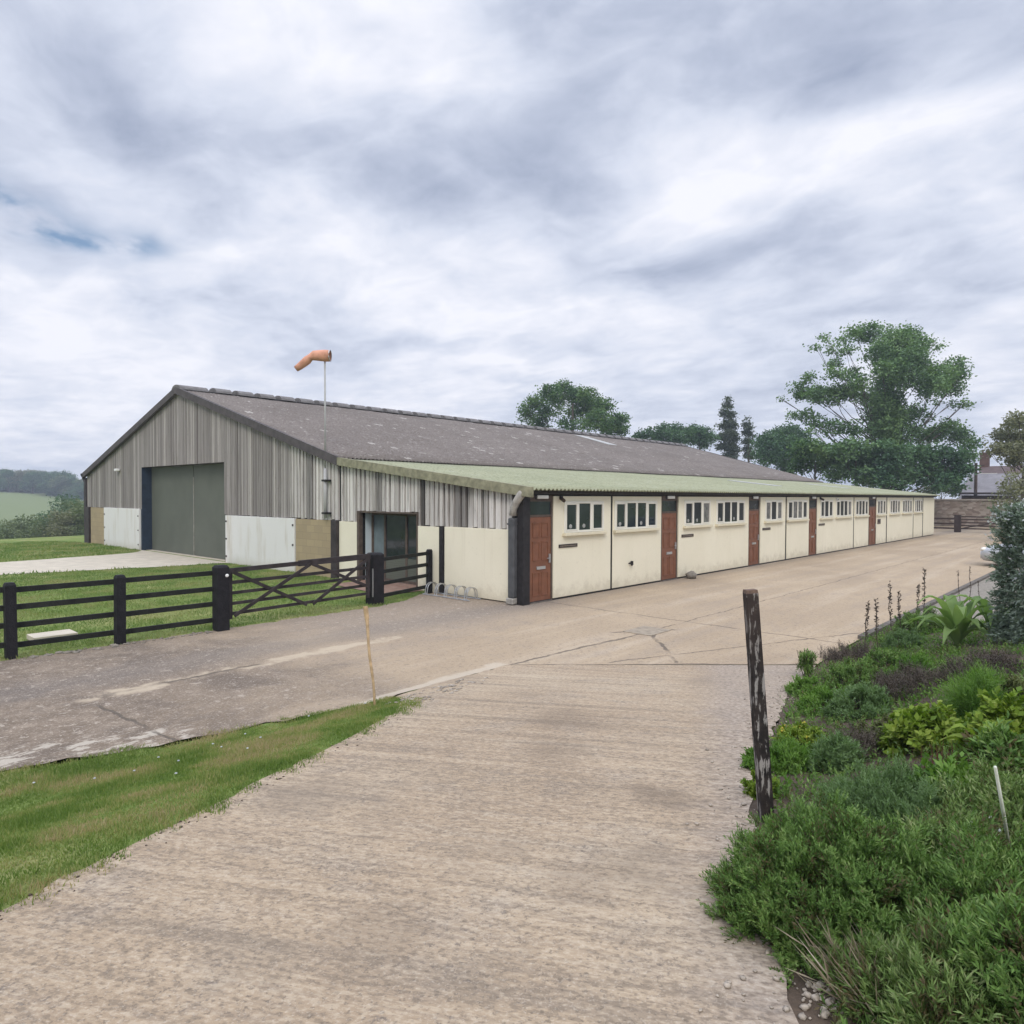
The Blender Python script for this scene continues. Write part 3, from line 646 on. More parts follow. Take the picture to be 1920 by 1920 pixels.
# roofs: real corrugation
def corrugated(name, x0, x1, pitch, A, B, amp, mat, nrow=10, per=6, sag=0.0):
    """sheeting with waves running from line A (low) to line B (high), given as (y, z)"""
    n = int((x1-x0)/pitch*per)+1
    xs = np.linspace(x0, x1, n); k = np.linspace(0, 1, nrow)
    yy = A[0]+(B[0]-A[0])*k; zz = A[1]+(B[1]-A[1])*k
    wv_ = amp*np.sin(2*PI*xs/pitch)
    lap = (np.arange(nrow) % 2)*0.004
    V = np.stack([np.broadcast_to(xs[None, :], (nrow, n)), np.broadcast_to(yy[:, None], (nrow, n)), zz[:, None]+wv_[None, :]+lap[:, None]+0.012*np.sin(xs*0.9+1)[None, :]*np.sin(k*9)[:, None]], 2).reshape(-1, 3)
    I = (np.arange(nrow-1)[:, None]*n+np.arange(n-1)[None, :]).ravel()
    o = npmesh(name, V, np.stack([I, I+1, I+n+1, I+n], 1), M[mat], barn, True)
    s_ = o.modifiers.new('thickness', 'SOLIDIFY'); s_.thickness = 0.012; s_.offset = -1
    return o
corrugated('roof', -0.16, L_+0.15, 0.15, (WL-0.15, HE1-0.02), (YR, HR), 0.022, 'roof', 14)
corrugated('roof', -0.16, L_+0.15, 0.15, (W_+0.25, HE1-0.06), (YR, HR), 0.022, 'roof', 6)
corrugated('lean_to_roof', -0.13, L_+0.2, 0.15, (-0.33, HE2-0.03), (WL-0.05, HE1-0.075), 0.026, 'green_roof', 8)
P(MB().box(24.4-0.0, 25.9, 0, 0.9, 0, 0.01), 'tmp', 'rooflight')
bpy.data.objects.remove(bpy.data.objects['tmp'])
def on_roof(x0, x1, y0, y1, lean, name, mat, off=0.045):
    if lean: f_ = lambda y: HE2-0.03+(HE1-0.075-HE2+0.03)*(y+0.33)/(WL-0.05+0.33)
    else: f_ = lambda y: HE1-0.02+(HR-HE1+0.02)*(y-WL+0.15)/(YR-WL+0.15)
    P(MB().add([(x, y, f_(y)+off-d) for d in (0, 0.03) for x, y in ((x0, y0), (x1, y0), (x1, y1), (x0, y1))],
               [(0, 1, 2, 3), (7, 6, 5, 4), (0, 4, 5, 1), (1, 5, 6, 2), (2, 6, 7, 3), (3, 7, 4, 0)]), name, mat)
on_roof(25.6, 26.6, 15.2, 18.0, False, 'rooflight', 'rooflight')
on_roof(21.2, 22.2, 2.6, 5.0, True, 'rooflight', 'rooflight')
on_roof(32.0, 33.0, 2.6, 5.0, True, 'rooflight', 'rooflight')
# barge boards
def barge(y0, z0, y1, z1, h, mat, x0=-0.2, x1=-0.06, up=0.06):
    P(MB().prism([(y0, z0-h), (y0, z0+up), (y1, z1+up), (y1, z1-h)], 0, x0, x1), 'barge_board', mat)
barge(WL-0.1, HE1-0.05, YR, HR, 0.22, 'barge'); barge(YR, HR, W_+0.3, HE1-0.09, 0.2, 'barge')
barge(-0.33, HE2-0.03, WL-0.12, HE1-0.06, 0.19, 'barge_green', -0.21, -0.07, 0.045)
barge(WL-0.1, HE1-0.05, YR, HR, 0.2, 'barge', L_+0.06, L_+0.18)
# ventilated ridge: raised caps with dark slots between them
rb = MB().prism([(YR-0.34, HR-0.055), (YR-0.2, HR-0.01), (YR, HR+0.015), (YR+0.2, HR-0.01), (YR+0.34, HR-0.055)], 0, -0.15, L_+0.15)
P(rb, 'ridge_base', 'dark_void')
x = 1.05; i = 0
cap = [(math.cos(a)*0.42, math.sin(a)*0.235) for a in np.linspace(0, PI, 9)]
P(MB().prism([(YR+c, HR-0.06+s_*0.9) for c, s_ in cap], 0, -0.18, 1.0), 'ridge_cap', 'ridge')
while x < L_-0.5:
    P(MB().prism([(YR+c, HR-0.045+s_) for c, s_ in cap], 0, x+0.28, x+0.97), 'ridge_cap', 'ridge'); x += 1.0
# fascia, gutter, rainwater pipe
P(MB().box(-0.02, L_, -0.04, 0.04, 2.545, 2.66), 'fascia', 'black')
gut = MB()
gp = [(-0.17, 2.655), (-0.155, 2.60), (-0.12, 2.575), (-0.085, 2.60), (-0.07, 2.655)]
gut.prism(gp, 0, -0.12, L_+0.1); P(gut, 'gutter', 'black')
dp = MB().tube([(-0.12, -0.05, 2.62), (-0.16, 0.02, 2.50), (-0.18, 0.10, 2.38), (-0.16, 0.20, 2.22), (-0.15, 0.22, 2.08)], [0.10, 0.10, 0.095, 0.085, 0.10], 12)
dpo = P(dp, 'rainwater_hopper', 'pipe_pale', smooth=True)
P(MB().box(-0.24, -0.06, 0.12, 0.31, 0.16, 2.02), 'downpipe', 'pipe', bevel=0.03)
P(MB().box(-0.25, -0.05, 0.11, 0.32, 1.86, 1.90), 'pipe_bracket', 'pipe'); P(MB().box(-0.27, -0.06, 0.12, 0.34, 0.02, 0.16), 'pipe_shoe', 'pipe_pale', bevel=0.02)
g2 = MB().tube([(-0.25, W_+0.35, HE1-0.12), (L_, W_+0.35, HE1-0.12)], 0.07, 8); P(g2, 'gutter', 'black')
P(MB().tube([(-0.2, W_+0.35, HE1-0.15), (-0.12, W_+0.33, HE1-0.4), (-0.06, W_+0.2, HE1-0.62)], 0.05, 8), 'downpipe', 'pipe')
# the long front: columns, cream panels, doors
PT, PB = 2.53, 0.05
xa = lambda u: fac(u)[0]
panels = [(1036, 1143.3), (1147, 1238), (1270.6, 1402), (1424.5, 1471), (1473.6, 1515), (1530.5, 1598.4), (1600.2, 1627), (1641.7, 1660), (1662, 1710.2), (1711.7, 1728), (1729.6, 1751)]
for a, b in panels:
    P(MB().box(xa(a), min(xa(b), L_), -0.03, 0.045, PB, PT), 'wall_panel', 'cream', bevel=0.006)
P(MB().box(0.04, L_, -0.01, 0.045, 0.0, PB-0.004), 'plinth', 'black')
P(MB().box(-0.12, 0.115, -0.07, 0.12, 0, 2.55), 'column', 'black')
for u0, u1 in ((1143.6, 1146.7), (1471.2, 1473.4), (1598.6, 1600), (1660.2, 1661.8), (1710.4, 1711.5), (1728.2, 1729.4)):
    P(MB().box(xa(u0), xa(u1), -0.018, 0.046, 0, PT+0.01), 'column', 'black')
def office_door(x0, x1, blind=False):
    f = MB(); t_ = 0.055
    f.box(x0, x0+t_, -0.012, 0.046, 0, PT+0.012); f.box(x1-t_, x1, -0.012, 0.046, 0, PT+0.012); f.box(x0+t_, x1-t_, -0.010, 0.046, 2.40, PT+0.012); f.box(x0+t_, x1-t_, -0.010, 0.046, 2.035, 2.085)
    d = P(f, 'door_frame', M['porch_wood'])
    P(MB().box(x0+t_, x1-t_, 0.02, 0.03, 2.085, 2.40), 'fanlight', 'glass', d)
    a, b = x0+t_+0.004, x1-t_-0.004
    lf = MB().box(a, b, 0.0, 0.044, 0.03, 2.03)
    o = P(lf, 'door', 'brown_door')
    # raised mouldings round the recessed panels
    def frame(x0_, x1_, z0, z1, e=0.022):
        mo = MB()
        mo.box(x0_, x1_, -0.014, 0.001, z0, z0+e); mo.box(x0_, x1_, -0.014, 0.001, z1-e, z1)
        mo.box(x0_, x0_+e, -0.013, 0.001, z0+e, z1-e); mo.box(x1_-e, x1_, -0.013, 0.001, z0+e, z1-e)
        P(mo, 'door_moulding', 'brown_door', o)
    c = (a+b)/2
    for q0, q1 in ((a+0.10, c-0.03), (c+0.03, b-0.10)):
        frame(q0, q1, 0.16, 0.72); frame(q0, q1, 1.0, 1.45); frame(q0, q1, 1.55, 1.9)
    P(MB().box(c-0.15, c+0.17, -0.022, 0.0, 0.79, 0.86), 'letterbox', 'metal', o)
    P(MB().tube([(b-0.07, -0.045, 1.04), (b-0.18, -0.05, 1.04)], 0.011, 8).box(b-0.09, b-0.05, -0.04, 0.0, 0.93, 1.14), 'handle', 'metal', o)
    P(MB().box(x0+t_, x1-t_, -0.05, 0.046, 0, 0.028), 'threshold', 'kerb', o)
doors = [(0.13, 1.02), (6.12, 7.10), (12.27, 13.25), (18.36, 19.33), (27.1, 28.4)]
for a, b in doors: office_door(a, b)
M['blind'] = m_simple('pale_blob_grey', (0.33, 0.33, 0.32), 0.8, 0.15, 10)
M['net_glass'] = m_simple('curtained_glass', (0.16, 0.16, 0.155), 0.1, 0.45, 7, spec=0.4)
wins = [(1055, 1129, 3), (1149.5, 1229, 4), (1280, 1329, 3), (1340, 1393.5, 4), (1432, 1464, 3), (1474, 1511, 4), (1535.5, 1559, 3), (1565, 1594, 4), (1601.4, 1625, 4), (1642.3, 1658, 3), (1666, 1685, 4), (1689.5, 1707.5, 4), (1712.5, 1727, 4)]
WZ0, WZ1 = 1.62, 2.40
for wi, (a, b, n) in enumerate(wins):
    x0, x1 = xa(a), xa(b); e = 0.055; f = MB(); yf, yb = -0.058, 0.0
    f.box(x0, x1, yf, yb, WZ0, WZ0+e); f.box(x0, x1, yf, yb, WZ1-e, WZ1); f.box(x0, x0+e, yf, yb, WZ0+e, WZ1-e); f.box(x1-e, x1, yf, yb, WZ0+e, WZ1-e)
    tot = x1-x0-2*e
    # narrow opening lights at the ends, wider fixed lights between
    ws = [0.32, 0.36, 0.32] if n == 3 else [0.245, 0.255, 0.255, 0.245]
    ms = []; cx = x0+e
    for q in ws[:-1]: cx += q*tot; ms.append(cx)
    for mx_ in ms: f.box(mx_-0.045, mx_+0.045, yf-0.002, yb, WZ0+e, WZ1-e)
    fr = P(f, 'window', 'upvc', bevel=0.006)
    lo = x0+e
    for k, hi in enumerate(ms+[x1-e]):
        a_ = lo if k == 0 else lo+0.045; b_ = hi if k == len(ms) else hi-0.045
        op = k in (0, n-1)
        if op:
            sf = MB(); s_ = 0.028
            for bx in ((a_, b_, WZ0+e, WZ0+e+s_), (a_, b_, WZ1-e-s_, WZ1-e)): sf.box(bx[0], bx[1], yf-0.012, yb-0.004, bx[2], bx[3])
            for bx in ((a_, a_+s_), (b_-s_, b_)): sf.box(bx[0], bx[1], yf-0.012, yb-0.004, WZ0+e+s_, WZ1-e-s_)
            P(sf, 'sash', 'upvc', fr); a_, b_ = a_+s_, b_-s_
        P(MB().box(a_, b_, -0.041, -0.034, WZ0+e, WZ1-e), 'pane', 'net_glass' if (wi, k) in ((4, 0), (4, 2), (5, 1), (5, 2), (9, 1), (10, 0), (10, 2), (11, 1), (11, 2), (12, 0), (7, 3), (2, 2)) else 'glass', fr)
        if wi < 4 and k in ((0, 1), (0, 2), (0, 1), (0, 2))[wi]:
            xc = a_*0.55+b_*0.45; P(MB().blob((xc, -0.042, WZ0+e+0.10), (0.065, 0.008, 0.055), 4, 0.05, 12, 8), 'pale_blob', 'blind', fr, smooth=True)  # small pale flattened blob low on the pane front
        lo = hi
    P(MB().box(x0-0.05, x1+0.05, -0.13, -0.028, WZ0-0.075, WZ0-0.005), 'window_sill', 'sill', fr, bevel=0.008)

# fittings on the walls
for i, ((a, b), lb) in enumerate(zip(doors, ['white bulkhead light above the end door beside the grey downpipe', 'white bulkhead light above the second brown door from the corner', 'white bulkhead light above the third brown door, middle of the five', 'white bulkhead light above the fourth brown door from the corner', 'white bulkhead light above the farthest brown door'])):
    c = (a+b)/2
    if i == 0:
        bl = thing('bulkhead_light', lb, 'wall light', (c, -0.03, 2.5), 'bulkhead lights above the office doors')
        P(MB().box(c-0.2, c+0.2, -0.09, -0.04, 2.465, 2.55), 'lamp_cover', 'white', bl, bevel=0.015)
        P(MB().box(c-0.21, c+0.21, -0.055, -0.01, 2.455, 2.54), 'back_plate', 'pipe', bl)
        bl0, c0 = bl, c
    else: dup(bl0, (c-c0, 0, 0), lb, 'bulkhead lights above the office doors')
M['sign'] = m_simple('dark_nameplate', (0.045, 0.032, 0.028), 0.5, 0.2, 10)
M['sign_text'] = m_simple('worn_sign_lettering', (0.30, 0.26, 0.20), 0.6, 0.2, 20)
for (u0, u1, v0, v1, lb, two) in [(1045.5, 1080, 1021, 1026.5, 'long dark nameplate under the first three-light window near the corner', 0), (1276, 1298, 1002.5, 1007, 'dark nameplate below the window just past the second brown door', 0), (1428, 1442.5, 990, 993.3, 'dark nameplate on the panel just past the third brown door', 0), (1533.5, 1544.5, 982, 985, 'dark nameplate on the panel just past the fourth brown door', 0), (1644, 1649.5, 973.5, 981, 'small square dark notice on the panel past the farthest door', 1)]:
    x0, z1 = fac(u0, v0); x1, z0 = fac(u1, (v0+v1)/2); x1, z0 = x1, z1-0.085
    if two: z0 = z1-0.26
    s_ = thing('name_sign', lb, 'sign', ((x0+x1)/2, -0.03, z0), 'nameplates on the office fronts')
    P(MB().box(x0, x1, -0.05, -0.03, z0, z1), 'plate', 'sign', s_, bevel=0.004)
    st = MB(); xx = x0+0.05
    while xx < x1-0.08:
        wd = random.uniform(0.02, 0.05); st.box(xx, min(xx+wd, x1-0.04), -0.0525, -0.049, z0+0.033, z1-0.033 if not two else z0+0.07); xx += wd+0.02
    P(st, 'worn_lettering', 'sign_text', s_)
def cctv(u, v, lb):
    x, z = fac(u, v)
    c = thing('security_camera', lb, 'camera', (x, -0.03, z), 'security cameras under the eaves')
    P(MB().box(x-0.04, x+0.04, -0.08, -0.03, z-0.02, z+0.06), 'bracket', 'black', c)
    P(MB().tube([(x-0.02, -0.08, z), (x-0.10, -0.22, z-0.05)], 0.045, 10), 'camera_body', 'sign', c)
cctv(1049, 935, 'dark security camera at the top corner of the first cream panel'); cctv(1536, 935, 'dark security camera at the top of the panel past the fourth door')
x, z = fac(1179, 1056)
tp = thing('wall_tap', 'small dark outside tap on the second cream panel', 'tap', (x, -0.03, z))
P(MB().tube([(x-0.05, -0.03, z), (x-0.05, -0.12, z), (x-0.05, -0.14, z-0.06)], 0.018, 8), 'spout', 'black', tp); P(MB().box(x+0.04, x+0.08, -0.1, -0.03, z-0.05, z+0.06).box(x-0.08, x-0.02, -0.09, -0.07, z+0.02, z+0.035), 'valve', 'black', tp)
y, z = 25.8, 3.71
fl = thing('floodlight', 'small white floodlight on the boarded gable left of the big door', 'wall light', (-0.03, y, z))
P(MB().box(-0.22, -0.06, y-0.16, y+0.16, z-0.06, z+0.05), 'lamp_head', 'white', fl, bevel=0.02); P(MB().beam((-0.03, y, z), (-0.12, y, z+0.02), 0.05, 0.05), 'bracket', 'metal', fl)
fx, fz = fac(1567, 936)
P2 = thing('eaves_sensor', 'small white sensor box above the window past the fourth door', 'sensor', (fx, -0.03, fz))
P(MB().box(fx-0.11, fx+0.11, -0.10, -0.03, fz-0.03, fz+0.05), 'sensor_case', 'white', P2, bevel=0.01); P(MB().blob((fx, -0.10, fz-0.02), 0.03, 1, 0.0), 'lens', 'black', P2)

# windsock on its pole
ws = thing('windsock', 'faded orange windsock drooping from a tall pole on the barn gable', 'windsock', (-0.16, 7.97, 1.8))
P(MB().tube([(-0.16, 7.97, 1.82), (-0.16, 7.97, 3.35)], 0.05, 10).tube([(-0.16, 7.97, 3.35), (-0.16, 7.985, 6.95)], 0.028, 10), 'pole', m_simple('dull_grey_pole', (0.42, 0.42, 0.42), 0.6, 0.1, 5), ws, smooth=True)
for z in (1.98, 2.98): P(MB().box(-0.23, -0.02, 7.86, 8.08, z-0.03, z+0.03), 'bracket', 'black', ws)
M['sock'] = m_simple('faded_orange_cloth', (0.60, 0.30, 0.205), 0.85, 0.18, 6, 0.3, bscale=15)
WD = float((np.array([-0.16, 7.97, 6.7])-CAM)@_F)
def gpt(u, v): return at_depth(u, v, WD)
sp = [gpt(619, 667), gpt(611, 667), gpt(600, 667), gpt(589, 667), gpt(582, 670), gpt(576, 675), gpt(569, 681), gpt(562, 687), gpt(555, 692)]
sr = [0.165, 0.17, 0.16, 0.145, 0.10, 0.125, 0.115, 0.10, 0.085]
sk = MB(); n = 16; pts = sp
vs = []; fs = []
for i, p in enumerate(pts):
    T = unit(pts[min(i+1, len(pts)-1)]-pts[max(i-1, 0)]); A = np.array([_F[0], _F[1], 0.0]); A = unit(A-T*(A@T)); B = np.cross(A, T)
    for k in range(n):
        an = 2*PI*k/n; r_ = sr[i]*(1+0.05*math.sin(3*an+i)); vs.append(p+r_*(math.cos(an)*A*1.0+math.sin(an)*B))
for i in range(len(pts)-1):
    for k in range(n): fs.append((i*n+k, i*n+(k+1) % n, (i+1)*n+(k+1) % n, (i+1)*n+k))
sk.add(vs, fs); o = P(sk, 'sock', 'sock', ws, smooth=True); md = o.modifiers.new('cloth', 'SOLIDIFY'); md.thickness = 0.006
P(MB().tube([sp[0]+0.168*(math.cos(a)*np.array([_F[0], _F[1], 0])+math.sin(a)*np.array([0, 0, 1.0])) for a in np.linspace(0, 2*PI, 21)], 0.014, 6), 'hoop', 'metal', ws)

# ------------------------------------------------------------------ fences and gates
M['fence'] = m_simple('black_fence_stain', (0.011, 0.010, 0.012), 0.7, 0.5, 9, 0.4)
M['rail'] = m_simple('dark_green_rail', (0.015, 0.016, 0.013), 0.75, 0.5, 5, 0.4)
M['gate_wood'] = m_simple('dark_gate_timber', (0.038, 0.030, 0.030), 0.75, 0.45, 5, 0.4)
def post(mb, x, y, h, w, lean=0.0):
    z0 = tz(x, y)-0.1
    mb.beam((x, y, z0), (x+lean, y, z0+0.1+h-0.04), w, w, (0, 1, 0)); mb.beam((x+lean, y, z0+0.1+h-0.04), (x+lean, y, z0+0.1+h), w*0.98, w*0.98, (0, 1, 0), 0.75)
    return mb
RZ = (1.05, 0.77, 0.49, 0.19)
fn = thing('post_and_rail_fence', 'black four-rail timber fence along the lawn, left of the field gate', 'fence', (-9.4, 2.2, 0))
fposts = [(-12.8, 2.34), (-11.1, 2.32), (-9.4, 2.25), (-7.89, 2.17)]
for (x, y) in fposts: P(post(MB(), x, y, 1.17, 0.145, random.uniform(-0.02, 0.02)), 'post', 'fence', fn)
allp = fposts+[(-6.18, 2.13)]
for (a, b) in zip(allp[:-1], allp[1:]):
    for z in RZ:
        z += random.uniform(-0.012, 0.012)
        P(MB().beam((a[0], a[1]+0.09, z), (b[0], b[1]+0.09, z+0.01), 0.045, 0.085), 'rail', 'rail', fn)
gpA = P(post(MB(), -6.18, 2.10, 1.22, 0.225), 'gate_post', 'fence', thing('gate_post', 'thick black gate post with a white button, left of the field gate', 'gate post', (-6.18, 2.1, 0))).parent
P(MB().blob((-6.12, 1.975, 1.03), (0.035, 0.02, 0.03), 2, 0.05), 'white_button', 'white', gpA)
gpB = P(post(MB(), -2.3, 2.60, 1.20, 0.30), 'gate_post', 'fence', thing('gate_post', 'thickest black gate post, right of the field gate by the porch', 'gate post', (-2.3, 2.6, 0))).parent
P(MB().box(-2.475, -2.462, 2.44, 2.47, 0.2, 0.85), 'latch_strip', 'metal', gpB)
gt_ = thing('field_gate', 'dark five-bar timber gate with crossed braces between two thick posts', 'gate', (-4.2, 2.35, 0))
gA, gB = np.array([-6.03, 2.14, 0]), np.array([-2.47, 2.56, 0])
def gp_(k, z): q = gA+(gB-gA)*k; return (q[0], q[1], z)
for z, th, zz in ((0.28, 0.06, 0.0), (0.47, 0.06, 0), (0.67, 0.06, 0), (0.87, 0.065, 0)):
    P(MB().beam(gp_(0.012, z), gp_(0.985, z), 0.03, th), 'bar', 'gate_wood', gt_)
tb = MB().beam(gp_(0.0, 1.10), gp_(0.45, 1.115), 0.05, 0.085).beam(gp_(0.45, 1.115), gp_(1.0, 1.13), 0.06, 0.12)
P(tb, 'top_bar', 'gate_wood', gt_)
for k in (0.012, 0.985): P(MB().beam(gp_(k, 0.18), gp_(k, 1.12), 0.06, 0.075, (1, 0, 0)), 'stile', 'gate_wood', gt_)
off = np.array([0.0, -0.035, 0])
for (k0, z0), (k1, z1), d_ in [((0.02, 1.08), (0.5, 0.24), -0.035), ((0.03, 0.24), (0.52, 1.08), -0.06), ((0.54, 1.08), (0.98, 0.44), -0.035), ((0.54, 0.24), (0.97, 1.08), -0.06)]:
    a = np.array(gp_(k0, z0))+[0, d_, 0]; b = np.array(gp_(k1, z1))+[0, d_, 0]
    P(MB().beam(a, b, 0.025, 0.065), 'brace', 'gate_wood', gt_)
f2 = thing('post_and_rail_fence', 'short black four-rail fence between the thickest gate post and the barn porch', 'fence', (-1.2, 2.9, 0))
P(post(MB(), -0.22, 3.08, 1.14, 0.12), 'post', 'fence', f2)
for z in (1.02, 0.73, 0.45, 0.16): P(MB().beam((-2.2, 2.64, z), (-0.22, 3.10, z+0.02), 0.045, 0.085), 'rail', 'rail', f2)
# far end of the yard
f3 = thing('post_and_rail_fence', 'dark rail fence running out from the far end of the barn', 'fence', (47.8, 1.5, 0))
M['far_wood'] = m_simple('brown_old_fence', (0.07, 0.048, 0.04), 0.8, 0.3, 4)
for y in (6.2, 3.0, -0.44): P(MB().box(47.62, 47.95, y-0.2 if y < 0 else y-0.08, y+0.2 if y < 0 else y+0.08, -0.1, 1.28 if y < 0 else 1.2), 'post', 'far_wood', f3)
for z in (0.98, 0.62, 0.28): P(MB().box(47.80, 47.88, -0.2, 6.2, z-0.06, z+0.06), 'rail', 'far_wood', f3)
g3 = thing('field_gate', 'distant timber gate across the yard end, right of the stout brown post', 'gate', (47.8, -2.5, 0))
for z in (0.28, 0.5, 0.72, 0.95, 1.15): P(MB().box(47.80, 47.85, -4.4, -0.66, z-0.045, z+0.045), 'bar', 'far_wood', g3)
P(MB().beam((47.78, -0.7, 0.3), (47.78, -4.3, 1.1), 0.03, 0.08), 'brace', 'far_wood', g3)
P(MB().box(47.78, 47.9, -4.6, -4.42, 0, 1.25), 'hanging_stile', 'far_wood', g3)

# weathered leaning post and cane
def m_postwood():
    mt, t = new_mat('flaking_black_post'); p = t.pos()
    s_ = t.new('ShaderNodeMapping', {'Vector': p, 'Scale': (40, 40, 5)}).outputs[0]
    n = t.noise(s_, 1.0, 5, 0.65); n2 = t.noise(p, 14, 4, 0.6)
    col = t.ramp(n2, [(0.35, (0.016, 0.014, 0.014)), (0.65, (0.045, 0.036, 0.032))])
    col = t.mix(t.math('MULTIPLY', t.step(t.math('ADD', n, t.math('MULTIPLY', t.math('SUBTRACT', n2, 0.5), 0.35)), 0.545, 0.60), 0.85), col, (0.33, 0.31, 0.29))
    z = t.new('ShaderNodeSeparateXYZ', {0: p}).outputs[2]
    col = t.mix(t.math('MULTIPLY', t.step(t.math('ADD', z, t.math('MULTIPLY', n, 0.5)), 1.65, 2.1), 0.35), col, (0.085, 0.06, 0.05))
    setc(t, col, 0.8, t.bump(n, 0.6, 0.01), 0, 0.2); return mt
pb, pd_ = at(1441, 1540)
ptop = at_depth(1407, 1111, pd_+0.03)
lp = thing('marker_post', 'leaning square post with flaking black paint at the drive edge by the shrub', 'post', pb)
pbn = pb-np.array([0, 0, 0.15])
o = P(MB().beam(pbn, ptop, 0.079, 0.079, (_F[0], _F[1], 0), 0.96), 'post_shaft', m_postwood(), lp, bevel=0.006)
o = P(MB().beam(ptop-(ptop-pbn)*0.004, ptop+(ptop-pbn)*0.012, 0.074, 0.074, (_F[0], _F[1], 0), 0.9), 'cut_end', m_simple('bare_brown_end_grain', (0.15, 0.10, 0.075), 0.85, 0.3, 30), lp)
cb, cdp = at(703, 1326)
ct = at_depth(685, 1137, cdp+0.1); M['cane'] = m_simple('dry_bamboo', (0.47, 0.33, 0.19), 0.6, 0.3, 12)
cn = thing('garden_cane', 'thin tan bamboo cane standing at the tip of the grass verge', 'cane', cb)
cp = [cb+(ct-cb)*k+np.array([0.012*math.sin(k*9), 0.008*math.cos(k*7), 0])*(0 if k in (0, 1) else 1) for k in np.linspace(0, 1, 9)]; cp[0] = cb-np.array([0, 0, 0.1])
P(MB().tube(cp, [0.013, 0.015, 0.014, 0.016, 0.015, 0.015, 0.017, 0.022, 0.024], 8), 'cane_stem', 'cane', cn, smooth=True)
P(MB().tube([cp[7], cp[8]], [0.027, 0.028], 8), 'cane_end', 'cane', cn)

# bicycle rack
br = thing('bicycle_rack', 'low galvanised bicycle rack with five hoops against the cream end wall', 'bicycle rack', (-0.3, 2.0, 0))
for i in range(5):
    y = 1.45+i*0.36; h = MB()
    for s_ in (-0.035, 0.035):
        h.tube([(-0.12, y+s_, 0.02)]+[(-0.30+0.17*math.cos(a), y+s_, 0.16+0.15*math.sin(a)) for a in np.linspace(0.2, PI-0.2, 7)]+[(-0.50, y+s_, 0.02)], 0.012, 6)
    P(h, 'wheel_hoop', 'metal', br)
for x in (-0.12, -0.5): P(MB().tube([(x, 1.3, 0.02), (x, 3.0, 0.02)], 0.014, 6), 'base_rail', 'metal', br)
tag(MB().blob((7.5, -0.28, 0.10), (0.2, 0.17, 0.13), 5, 0.12, 10, 7).build('door_stone', m_simple('grey_field_stone', (0.20, 0.18, 0.155), 0.9, 0.3, 6, 0.5), smooth=True), 'rounded grey boulder on the ground beside the second brown door', 'stone')
SA, SB = at(64, 1206)[0], at(134, 1190)[0]
tag(MB().box(SA[0], SB[0], SA[1], SB[1]+0.1, 0.0, 0.09).build('concrete_slab', M['path'], bevel=0.01), 'flat white slab lying on the lawn behind the fence', 'slab')
mh = MB(); mh.box(-1.15, -0.4, -4.05, -3.45, 0.004, 0.016); tag(mh.build('manhole_cover', m_simple('rusty_cover', (0.30, 0.25, 0.19), 0.8, 0.25, 8, 0.4)), 'rusty square manhole cover set in the yard concrete', 'manhole cover')

